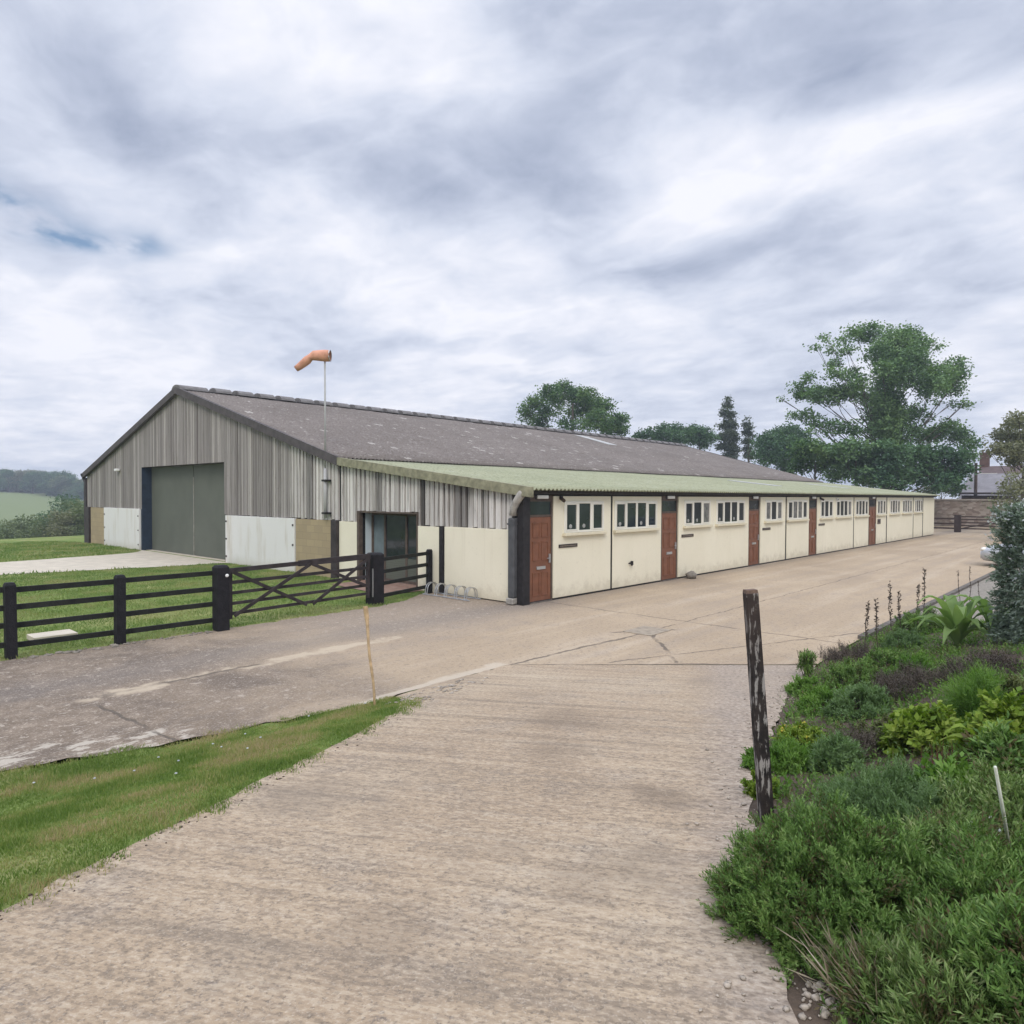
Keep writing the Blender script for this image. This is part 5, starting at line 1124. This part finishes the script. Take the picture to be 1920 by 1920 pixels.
def dome(c, rx, ry, h, n, L, k, ll, lw, mat, label, cat, name='shrub', up=0.6, lump=0.18, twigs=True, group=None, spread=0.8, flower=None, wisp=0.28):
    """rounded shrub of leafy shoots growing out of a twiggy middle"""
    th = thing(name, label, cat, c, group)
    nt = max(1, n//11)                     # shoots grow in tufts, with dark gaps between the tufts
    U = rng.normal(size=(nt, 3)); U[:, 2] = np.abs(U[:, 2])*0.9+0.02; U = np.repeat(unit(U), 11, 0); n = len(U)
    az = np.arctan2(U[:, 1], U[:, 0]); ph = rng.uniform(0, 6, 4)
    lum = 1+lump*(np.sin(3*az+ph[0]+4*U[:, 2])*0.6+np.sin(7*az+ph[1]-6*U[:, 2])*0.45+np.sin(11*az+9*U[:, 2]+ph[2])*0.3)
    # the shoots bunch into cushions with crevices between them
    cell = max(0.085, 0.5*L+0.05); mc = int(max(14, 2*PI*rx*max(rx, h)/cell**2)); Cc = rng.normal(size=(mc, 3)); Cc[:, 2] = np.abs(Cc[:, 2]); Cc = unit(Cc)
    dd_ = np.sort(np.arccos(np.clip(U[::11]@Cc.T, -1, 1)), axis=1)[:, :2]; crev = np.repeat(np.clip(2*dd_[:, 0]/(dd_.sum(1)+1e-6), 0, 1)**2, 11)
    lum = lum*(1.06-0.26*crev)
    r = lum*np.repeat(0.62+0.40*rng.random(nt)**0.6, 11)
    B = np.stack([U[:, 0]*rx*r, U[:, 1]*ry*r, U[:, 2]*h*r], 1)
    g = terrain(c[0]+B[:, 0], c[1]+B[:, 1])
    B = B+np.array([c[0], c[1], 0]); B[:, 2] += np.where(True, np.maximum(g, c[2]-0.1), 0)*0.6+c[2]*0.4
    N = unit(U/np.array([rx, ry, h])); D = unit(N*(1-up)+np.array([0, 0, 1])*up+np.repeat(rng.normal(0, wisp, (nt, 3)), 11, 0)+rng.normal(0, 0.24, (n, 3)))
    B = B-unit(N*0.5+[0, 0, 0.5])*L*0.75+rng.normal(0, L*0.17, (n, 3))
    V, F = sprig_leaves(B, D, L*rng.uniform(0.7, 1.2, n), k, ll, lw, spread)
    npmesh('foliage', V, F, M[mat], th)
    if twigs:
        mb = MB()
        for i in range(26):
            e = B[rng.integers(n)]; b0 = np.array([c[0], c[1], c[2]-0.03])+rng.normal(0, 0.04, 3)*np.array([1, 1, 0.2])
            mb.tube([b0, (b0+e)/2+rng.normal(0, 0.02, 3), e], [0.010, 0.007, 0.004], 5, False)
        P(mb, 'stems', 'twig', th)
    if flower:
        fn_, fm, fr = flower; kk = rng.integers(0, n, fn_); Q = np.repeat(B[kk]+D[kk]*L*1.05, 6, 0)
        V, F = leaves(Q, unit(rng.normal(size=(len(Q), 3))+[0, 0, 0.6]), fr, fr*0.7)
        if fn_ < 40:
            for j in range(fn_): npmesh('flower', V[j*24:j*24+24], F[:6], M[fm], th)
        else: npmesh('flowers', V, F, M[fm], th)
    return th
def bedpt(u, v): return at(u, v)[0]
# big rounded evergreen at the corner of the drive
A_ = at_depth(1560, 1700, 3.05); A_[2] = tz(A_[0], A_[1])
dome(A_, 0.52, 0.52, 0.50, 15500, 0.075, 14, 0.020, 0.0058, 'hebe', 'largest rounded evergreen shrub bulging over the drive edge below the post', 'shrub', lump=0.07, wisp=0.15)
B_ = at_depth(1665, 1600, 3.75); B_[2] = tz(B_[0], B_[1])
dome(B_, 0.58, 0.5, 0.36, 8500, 0.085, 14, 0.021, 0.0052, 'hebe2', 'soft grey-green shrub directly behind the largest rounded evergreen', 'shrub', lump=0.12)
for (u, v, D_, rx, h, n, mt_, lb, kw) in [
    (1840, 1800, 2.75, 0.42, 0.40, 6200, 'hebe', 'leafy green shrub filling the lower right corner', dict(ll=0.026, lw=0.006, up=0.7)),
    (1760, 1880, 2.35, 0.30, 0.26, 3000, 'loose', 'green spiky clump at the bottom edge right of the dry stems', dict(ll=0.032, lw=0.006, up=0.8)),
    (1900, 1600, 3.3, 0.36, 0.36, 3400, 'loose', 'green shrub at the right edge beside the white cane', dict(ll=0.028, lw=0.007, up=0.7)),
    (1640, 1850, 2.5, 0.16, 0.16, 500, 'hebe', 'small green sprigs under the front of the largest shrub', dict(ll=0.035, lw=0.009)),
    (1780, 1700, 3.05, 0.34, 0.38, 2600, 'loose', 'loose yellow-green shrub between the largest shrub and the right corner', dict(ll=0.026, lw=0.006, up=0.8)),
    (1905, 1900, 2.3, 0.3, 0.36, 3200, 'hebe', 'dark green clump in the very bottom right corner', dict(ll=0.03, lw=0.008, up=0.7))]:
    c = at_depth(u, v, D_); c[2] = tz(c[0], c[1])
    kw = dict(dict(L=0.11, k=12), **kw)
    dome(c, rx, rx, h, n, kw['L'], kw['k'], kw['ll'], kw['lw'], mt_, lb, 'shrub', up=kw.get('up', 0.6), flower=(9, 'petal', 0.018) if lb.startswith('loose') else None)
def mound(u, v, wpx, hgt, mat, label, n=900, ll=0.03, lw=0.012, L=0.07, k=8, name='shrub', up=0.5, flower=None, spread=0.9, aspect=0.8, cat='shrub', group=None):
    c, d = at(u, v); r = wpx*d/FPX/2
    return dome(c, r, r*aspect, hgt, int(n), L, k, ll, lw, mat, label, cat, name, up, 0.16, n > 400, group, spread, flower)
mound(1428, 1490, 70, 0.16, 'lime', 'low lime green plant at the foot of the leaning post', 700, 0.026, 0.015, 0.05)
mound(1420, 1440, 66, 0.14, 'fresh', 'low fresh green plant just left of the leaning post', 600, 0.03, 0.012, 0.06)
mound(1475, 1440, 120, 0.20, 'fresh', 'feathery fresh green plant right of the leaning post', 1300, 0.04, 0.007, 0.09, 10, up=0.7)
mound(1500, 1395, 110, 0.18, 'lime', 'yellow flowered low plant right of the leaning post', 900, 0.026, 0.015, 0.06, flower=(26, 'yellow', 0.022))
mound(1545, 1330, 130, 0.24, 'fresh', 'rounded bright green mound beside the drive, middle of the bank', 1300, 0.03, 0.010, 0.07, 9)
mound(1510, 1300, 90, 0.22, 'fresh', 'small green mound nearest the yard corner', 900, 0.035, 0.009, 0.07)
mound(1610, 1340, 150, 0.30, 'hebe2', 'blue-green mound in the middle of the bank', 1800, 0.03, 0.009, 0.08, 10)
mound(1600, 1285, 150, 0.30, 'hebe', 'dark green mound behind the blue-green mound', 1600, 0.03, 0.009, 0.08, 10)
mound(1650, 1400, 130, 0.22, 'olivemat', 'olive green mat plant in the middle of the bank', 1200, 0.022, 0.009, 0.05, 9)
mound(1565, 1440, 130, 0.24, 'hebe2', 'soft green tuft behind the blue-green shrub', 1200, 0.04, 0.008, 0.08)
mound(1600, 1420, 140, 0.22, 'heath', 'dark brown heather patch in front of the lime green bush', 1500, 0.018, 0.005, 0.10, 9, up=0.7, name='heather', cat='heather')
mound(1700, 1300, 200, 0.30, 'heath', 'broad brown heather behind the lime green bush', 2200, 0.02, 0.006, 0.12, 9, up=0.75, name='heather', cat='heather')
mound(1840, 1265, 200, 0.26, 'heath', 'brown heather below the tall pale hedge', 2000, 0.02, 0.006, 0.12, 9, up=0.75, name='heather', cat='heather')
mound(1590, 1235, 130, 0.24, 'heath', 'grey brown heather at the edge of the yard', 1300, 0.02, 0.006, 0.10, 9, up=0.7, name='heather', cat='heather')
mound(1730, 1400, 150, 0.30, 'lime', 'bright lime green broad-leaved bush in the middle of the bank', 800, 0.055, 0.034, 0.10, 8, up=0.45, spread=1.2)
mound(1870, 1400, 130, 0.32, 'lime', 'lime green broad-leaved bush at the right edge', 700, 0.055, 0.034, 0.10, 8, up=0.45, spread=1.2)
mound(1830, 1350, 150, 0.42, 'fresh', 'feathery green fennel-like plant above the lime green bush', 1500, 0.05, 0.004, 0.16, 14, up=0.85)
mound(1710, 1270, 110, 0.26, 'fresh', 'light green tuft among the brown heathers', 800, 0.05, 0.008, 0.12, 9, up=0.8)
mound(1722, 1188, 120, 0.46, 'hebe', 'dark green mound at the yard edge left of the broad-leaved plant', 1700, 0.035, 0.012, 0.09, 10)
mound(1690, 1215, 110, 0.30, 'hebe2', 'grey-green low plant at the yard edge under the seed stalks', 1000, 0.035, 0.010, 0.08)
mound(1900, 1330, 110, 0.24, 'olivemat', 'olive plant under the hedge at the right edge', 800, 0.035, 0.012, 0.07)
mound(1660, 1255, 120, 0.34, 'hebe', 'dark green mound between the heathers and the yard edge', 1000, 0.035, 0.012, 0.08)
mound(1770, 1540, 150, 0.30, 'fresh', 'yellow-green leafy plant with red stems behind the shrubs', 900, 0.05, 0.022, 0.12, 8, up=0.7)
mound(1880, 1480, 150, 0.34, 'hebe', 'dense green bush behind the white cane', 1400, 0.045, 0.016, 0.11, 9)
mound(1720, 1480, 140, 0.14, 'heath', 'flat dark heather behind the leafy plant with red stems', 900, 0.02, 0.006, 0.08, 8, name='heather', cat='heather')
# small upright clump at the tip of the bed
c, d = at(1512, 1270)
th = thing('upright_plant', 'small dark upright leafy plant at the bed tip by the yard', 'plant', c)
n = 260; B = np.stack([rng.normal(0, 0.05, n)+c[0], rng.normal(0, 0.05, n)+c[1], np.full(n, c[2])+rng.uniform(0, 0.25, n)], 1)
V, F = sprig_leaves(B, unit(np.stack([rng.normal(0, 0.12, n), rng.normal(0, 0.12, n), np.ones(n)], 1)), np.full(n, 0.10), 8, 0.05, 0.010, 0.6); npmesh('foliage', V, F, M['hebe'], th)
mb = MB()
for i in range(8): mb.tube([c+rng.normal(0, 0.03, 3)*[1, 1, 0], c+np.array([rng.normal(0, 0.06), rng.normal(0, 0.06), 0.36])], [0.006, 0.003], 4)
P(mb, 'stems', 'twig', th)
# broad-leaved plant: rosette of long arching leaves
def big_leaf(mb, c, az, L, w, rise, drop):
    n = 9; pts = []
    for i in range(n):
        k = i/(n-1); pts.append(np.array([c[0]+math.cos(az)*L*k*(0.35+0.65*math.sqrt(k)), c[1]+math.sin(az)*L*k*(0.35+0.65*math.sqrt(k)), c[2]+rise*math.sin(k*PI*0.62)/math.sin(PI*0.5)-drop*k**3]))
    vs = []; fs = []; s_ = np.array([-math.sin(az), math.cos(az), 0])
    for i, p in enumerate(pts):
        k = i/(n-1); ww = w*(0.12+1.0*math.sin(min(1, k*1.05)**0.9*PI)**0.8) if k < 1 else 0.005
        wav = 0.10*w*math.sin(i*2.1)
        vs += [p+s_*ww/2+np.array([0, 0, ww*0.22+wav]), p, p-s_*ww/2+np.array([0, 0, ww*0.22-wav])]
    for i in range(n-1): fs += [(i*3, i*3+3, i*3+4, i*3+1), (i*3+1, i*3+4, i*3+5, i*3+2)]
    mb.add(vs, fs)
def rosette(u, v, size, n, mat, label, name='broad_leaved_plant'):
    c, d = at(u, v); th = thing(name, label, 'plant', c)
    for i in range(n):
        mb = MB(); big_leaf(mb, c, 2.4*i+random.uniform(-0.3, 0.3), size*random.uniform(0.75, 1.15), size*0.23*random.uniform(0.8, 1.2), size*random.uniform(0.55, 1.25), size*random.uniform(0.05, 0.45))
        P(mb, 'leaf', mat, th, smooth=True)
    return th
rosette(1795, 1215, 0.60, 20, 'dock', 'pale green plant with large arching broad leaves beneath the hedge')
rosette(1862, 1205, 0.55, 12, 'dock', 'smaller broad-leaved plant against the foot of the tall hedge')
rosette(1850, 1440, 0.25, 8, 'lime', 'small rosette of yellow-green leaves near the right edge')
# dry seed stalks at the yard edge
stk = [(1622, 1215, 1128), (1645, 1205, 1124), (1672, 1195, 1090), (1688, 1180, 1110), (1720, 1170, 1098), (1731, 1165, 1066), (1822, 1150, 1062), (1800, 1150, 1068), (1838, 1140, 1090)]
lbs = ['seed stalk, leftmost at the yard edge', 'short seed stalk, second from the left', 'tall thick seed stalk left of the dark mound', 'thin seed stalk beside the tall thick one', 'short seed stalk rising from the dark mound', 'tallest seed stalk rising from the dark mound', 'thin branching stalk beside the hedge', 'thin pale stalk left of the branching stalk', 'short stalk nearest the hedge']
for (u, v, vt), lb in zip(stk, lbs):
    c, d = at(u, v+14); top = at_depth(u+random.uniform(-6, 6), vt, d)
    th = thing('seed_stalk', 'brown '+lb, 'plant stalk', c, 'dry seed stalks along the yard edge')
    pts = [c+(top-c)*k+rng.normal(0, 0.012, 3) for k in np.linspace(0, 1, 6)]; P(MB().tube(pts, [0.008, 0.007, 0.006, 0.006, 0.005, 0.003], 5), 'stalk', 'twig', th)
    n = 90 if u < 1780 else 40; kk = rng.uniform(0.35 if u < 1780 else 0.2, 1.0, n)[:, None]; Q = c+(top-c)*kk
    V, F = leaves(Q, unit(rng.normal(size=(n, 3))+[0, 0, 0.8]), 0.05 if u < 1780 else 0.03, 0.02, None); npmesh('seed_head', V, F, M['heath'], th)
# tall blue-grey hedge at the right, lens flare put in as pale flecks
hc = at_depth(1972, 1200, 8.6); hc[2] = tz(hc[0], hc[1])
th = thing('tall_hedge', 'tall blue-grey hedge with lens flare put in as pale flecks near the top, at the right edge', 'hedge', hc)
n = 5600; W2 = 0.42
U = rng.uniform(-1, 1, (n, 3)); face = rng.integers(0, 3, n)
ed = rng.random(n)**0.4
for a in range(3): U[face == a, a] = np.sign(U[face == a, a])*(0.55+0.45*ed[face == a])
right = np.array([_R[0], _R[1], 0]); fwd = np.array([_F[0], _F[1], 0])
zt = at_depth(1880, 960, 8.6)[2]; hh = zt-hc[2]
B = hc+right*0.07+right[None, :]*U[:, :1]*W2+fwd[None, :]*U[:, 1:2]*0.55; B[:, 2] = hc[2]+hh*(0.5+0.5*U[:, 2])+0.06*np.sin(B[:, 0]*9)+0.05*np.sin(B[:, 1]*13)
B += 0.03*rng.normal(size=B.shape)
D = unit(right[None, :]*U[:, :1]+fwd[None, :]*U[:, 1:2]+np.array([0, 0, 1.0])[None, :]*(U[:, 2:]+0.3)+rng.normal(0, 0.4, (n, 3)))
V, F = sprig_leaves(B-D*0.09, D, np.full(n, 0.14), 11, 0.05, 0.020, 0.9); npmesh('foliage', V, F, M['hedge'], th)
kk = np.where((B[:, 2]-hc[2])/hh > 0.45+0.3*rng.random(n))[0]; kk = kk[rng.random(len(kk)) < 0.16]; Q = np.repeat(B[kk]+D[kk]*0.05, 7, 0)+rng.normal(0, 0.03, (len(kk)*7, 3))
V, F = leaves(Q, rng.normal(size=(len(Q), 3)), 0.045, 0.032); npmesh('flare_flecks', V, F, M['petal'], th)
mb = MB()
for i in range(9):
    b0 = hc+right*random.uniform(-0.35, 0.4)+fwd*random.uniform(-0.3, 0.3); mb.tube([b0-[0, 0, 0.1], b0+np.array([random.uniform(-.1, .1), random.uniform(-.1, .1), hh*0.5]), b0+np.array([random.uniform(-.2, .2), random.uniform(-.2, .2), hh*0.9])], [0.035, 0.025, 0.01], 6)
P(mb, 'stems', 'twig', th)
# white cane, dry stems, pebbles, ground cover
c, d = at(1900, 1640); top = at_depth(1866, 1438, d-0.35)
tag(MB().tube([c, (c+top)/2+np.array([0.01, 0, 0]), top], [0.007, 0.007, 0.006], 8).build('garden_cane', m_simple('white_cane', (0.62, 0.64, 0.55), 0.6, 0.15, 20), smooth=True), 'thin whitish cane leaning in the shrubs at the right edge', 'cane')
c, d = at(1650, 1880)
th = thing('dry_stems', 'pale dry stems leaning out under the largest shrub', 'dead plant', c)
n = 240; B = c+np.stack([rng.normal(0, 0.06, n), rng.normal(0, 0.09, n), np.abs(rng.normal(0.0, 0.02, n))], 1); lean = -right*0.5+np.array([0, 0, 0.75])
V, F = leaves(B, lean[None, :]+rng.normal(0, 0.25, (n, 3)), rng.uniform(0.12, 0.26, n), 0.006); npmesh('stems', V, F, M['straw'], th)
c, d = at(1790, 1490); th = thing('red_stemmed_plant', 'tuft of thin dark red upright stems behind the leafy plant', 'plant', c)
n = 150; B = c+np.stack([rng.normal(0, 0.16, n), rng.normal(0, 0.10, n), np.zeros(n)], 1)
V, F = leaves(B, np.array([[0, 0, 1.0]])+rng.normal(0, 0.12, (n, 3)), rng.uniform(0.15, 0.3, n), 0.007); npmesh('stems', V, F, m_leaf('red_stem', [(0.09, 0.03, 0.025), (0.14, 0.05, 0.035)], 0.1), th)
def in_bed(x, y): e = edge_right(x); return (y < e-0.03-0.08*np.abs(np.sin(x*5))) & (y > e-4.5)
def cover(n, mat, name, ll, lw, L, k, box=(-11, 4, -14, -6.8), up=0.6, seed_scale=1.3, thr=0.0):
    x = rng.uniform(box[0], box[1], n*3); y = rng.uniform(box[2], box[3], n*3)
    m_ = in_bed(x, y) & (np.sin(x*seed_scale*2.1+1.7*np.sin(y*seed_scale))+np.sin(y*seed_scale*2.7+np.sin(x*1.3)) > thr); x, y = x[m_][:n], y[m_][:n]; z = terrain(x, y)
    D = unit(np.stack([rng.normal(0, 0.5, len(x)), rng.normal(0, 0.5, len(x)), np.full(len(x), up)], 1))
    V, F = sprig_leaves(np.stack([x, y, z-0.01], 1), D, L*rng.uniform(0.6, 1.3, len(x)), k, ll, lw); return tag(npmesh(name, V, F, M[mat]), kind='stuff')
cover(9000, 'hebe', 'ground_cover', 0.035, 0.012, 0.11, 8, thr=-0.9)
_in_bed = in_bed
def in_bed(x, y): return _in_bed(x, y+1.4) & (y < edge_right(x)-2.7)
cover(9000, 'hebe', 'tall_ground_cover', 0.05, 0.016, 0.24, 11, thr=-1.2)
cover(5000, 'loose', 'pale_ground_cover', 0.05, 0.014, 0.26, 11, seed_scale=0.8, thr=0.0)
in_bed = _in_bed
cover(5000, 'fresh', 'leafy_ground_cover', 0.035, 0.014, 0.10, 8, seed_scale=2.3, thr=0.2)
cover(4500, 'olivemat', 'olive_ground_cover', 0.03, 0.010, 0.09, 8, seed_scale=1.8, thr=0.3)
pb_ = MB()
for i in range(520):
    x = random.uniform(-10.6, -2.5); y = float(edge_right(x))+random.gauss(0.02, 0.10)
    if random.random() < 0.3: y += random.uniform(0, 0.3)
    r_ = 0.004+0.012*random.random()**3; pb_.blob((x, y, tz(x, y)+0.012+r_*0.3), (r_*random.uniform(0.8, 1.5), r_, r_*0.6), i, 0.25, 6, 4)
for i in range(60):
    q = at(random.uniform(1500, 1590), random.uniform(1850, 1919))[0]; r_ = 0.005+0.012*random.random()**2; pb_.blob((q[0], q[1], q[2]+0.008), (r_*1.2, r_, r_*0.7), i, 0.25, 6, 4)
tag(pb_.build('scattered_pebbles', M['stone'], smooth=True), kind='stuff')
lf = MB()
for i in range(70):
    x = random.uniform(-7.2, -5.6)+random.gauss(0, 0.2); y = -4.2-random.random()*0.5+(x+7.2)*0.25; r_ = random.uniform(0.01, 0.035)
    lf.blob((x, y, tz(x, y)+0.014), (r_*1.5, r_*0.7, 0.008), i, 0.3, 6, 4)
tag(lf.build('crumbled_concrete', M['stone'], smooth=True), kind='stuff')
rub = MB()
for i in range(60):
    x = random.uniform(-9.3, -6.4); y = 2.05+random.gauss(0, 0.06); r_ = random.uniform(0.015, 0.06) if x < -8 else random.uniform(0.01, 0.03)
    rub.blob((x, y, tz(x, y)+0.01), (r_*1.3, r_, r_*0.6), i, 0.3, 6, 4)
tag(rub.build('scattered_rubble', M['bay'], smooth=True), kind='stuff')
sp_m = MB()
for i in range(90):
    k = random.random(); x = -11.8+k*4.2; o_ = abs(random.gauss(0, 0.10)); y = -6.81+(x+11.37)*0.5067-o_; r_ = 0.003+0.007*random.random()**2
    sp_m.blob((x, y, tz(x, y)+0.012), (r_*1.3, r_, r_*0.6), i, 0.3, 6, 4)
tag(sp_m.build('soil_crumbs', M['soil'], smooth=True), kind='stuff')
fl_ = MB(); 
for i in range(14):
    x = random.uniform(-10.8, -7.2); y = random.uniform(-5.2, -3.6)
    if in_verge(np.array([x]), np.array([y]))[0]: fl_.blob((x, y, tz(x, y)+0.05), (0.012, 0.012, 0.006), i, 0.1, 8, 4)
tag(fl_.build('daisies', M['petal'], smooth=True), kind='stuff')

# ------------------------------------------------------------------ the air
HZ = MB().box(-720, 820, -520, 820, -11.5, 24).build('haze', None)
hm = bpy.data.materials.new('haze_air'); hm.use_nodes = True; t = NT(hm); t.n.clear()
ho = t.new('ShaderNodeOutputMaterial'); pv = t.new('ShaderNodeVolumePrincipled', {'Color': (0.80, 0.88, 1.0, 1), 'Density': 0.0009, 'Anisotropy': 0.2})
t.l.new(pv.outputs[0], ho.inputs['Volume']); HZ.data.materials.append(hm); tag(HZ, kind='stuff')
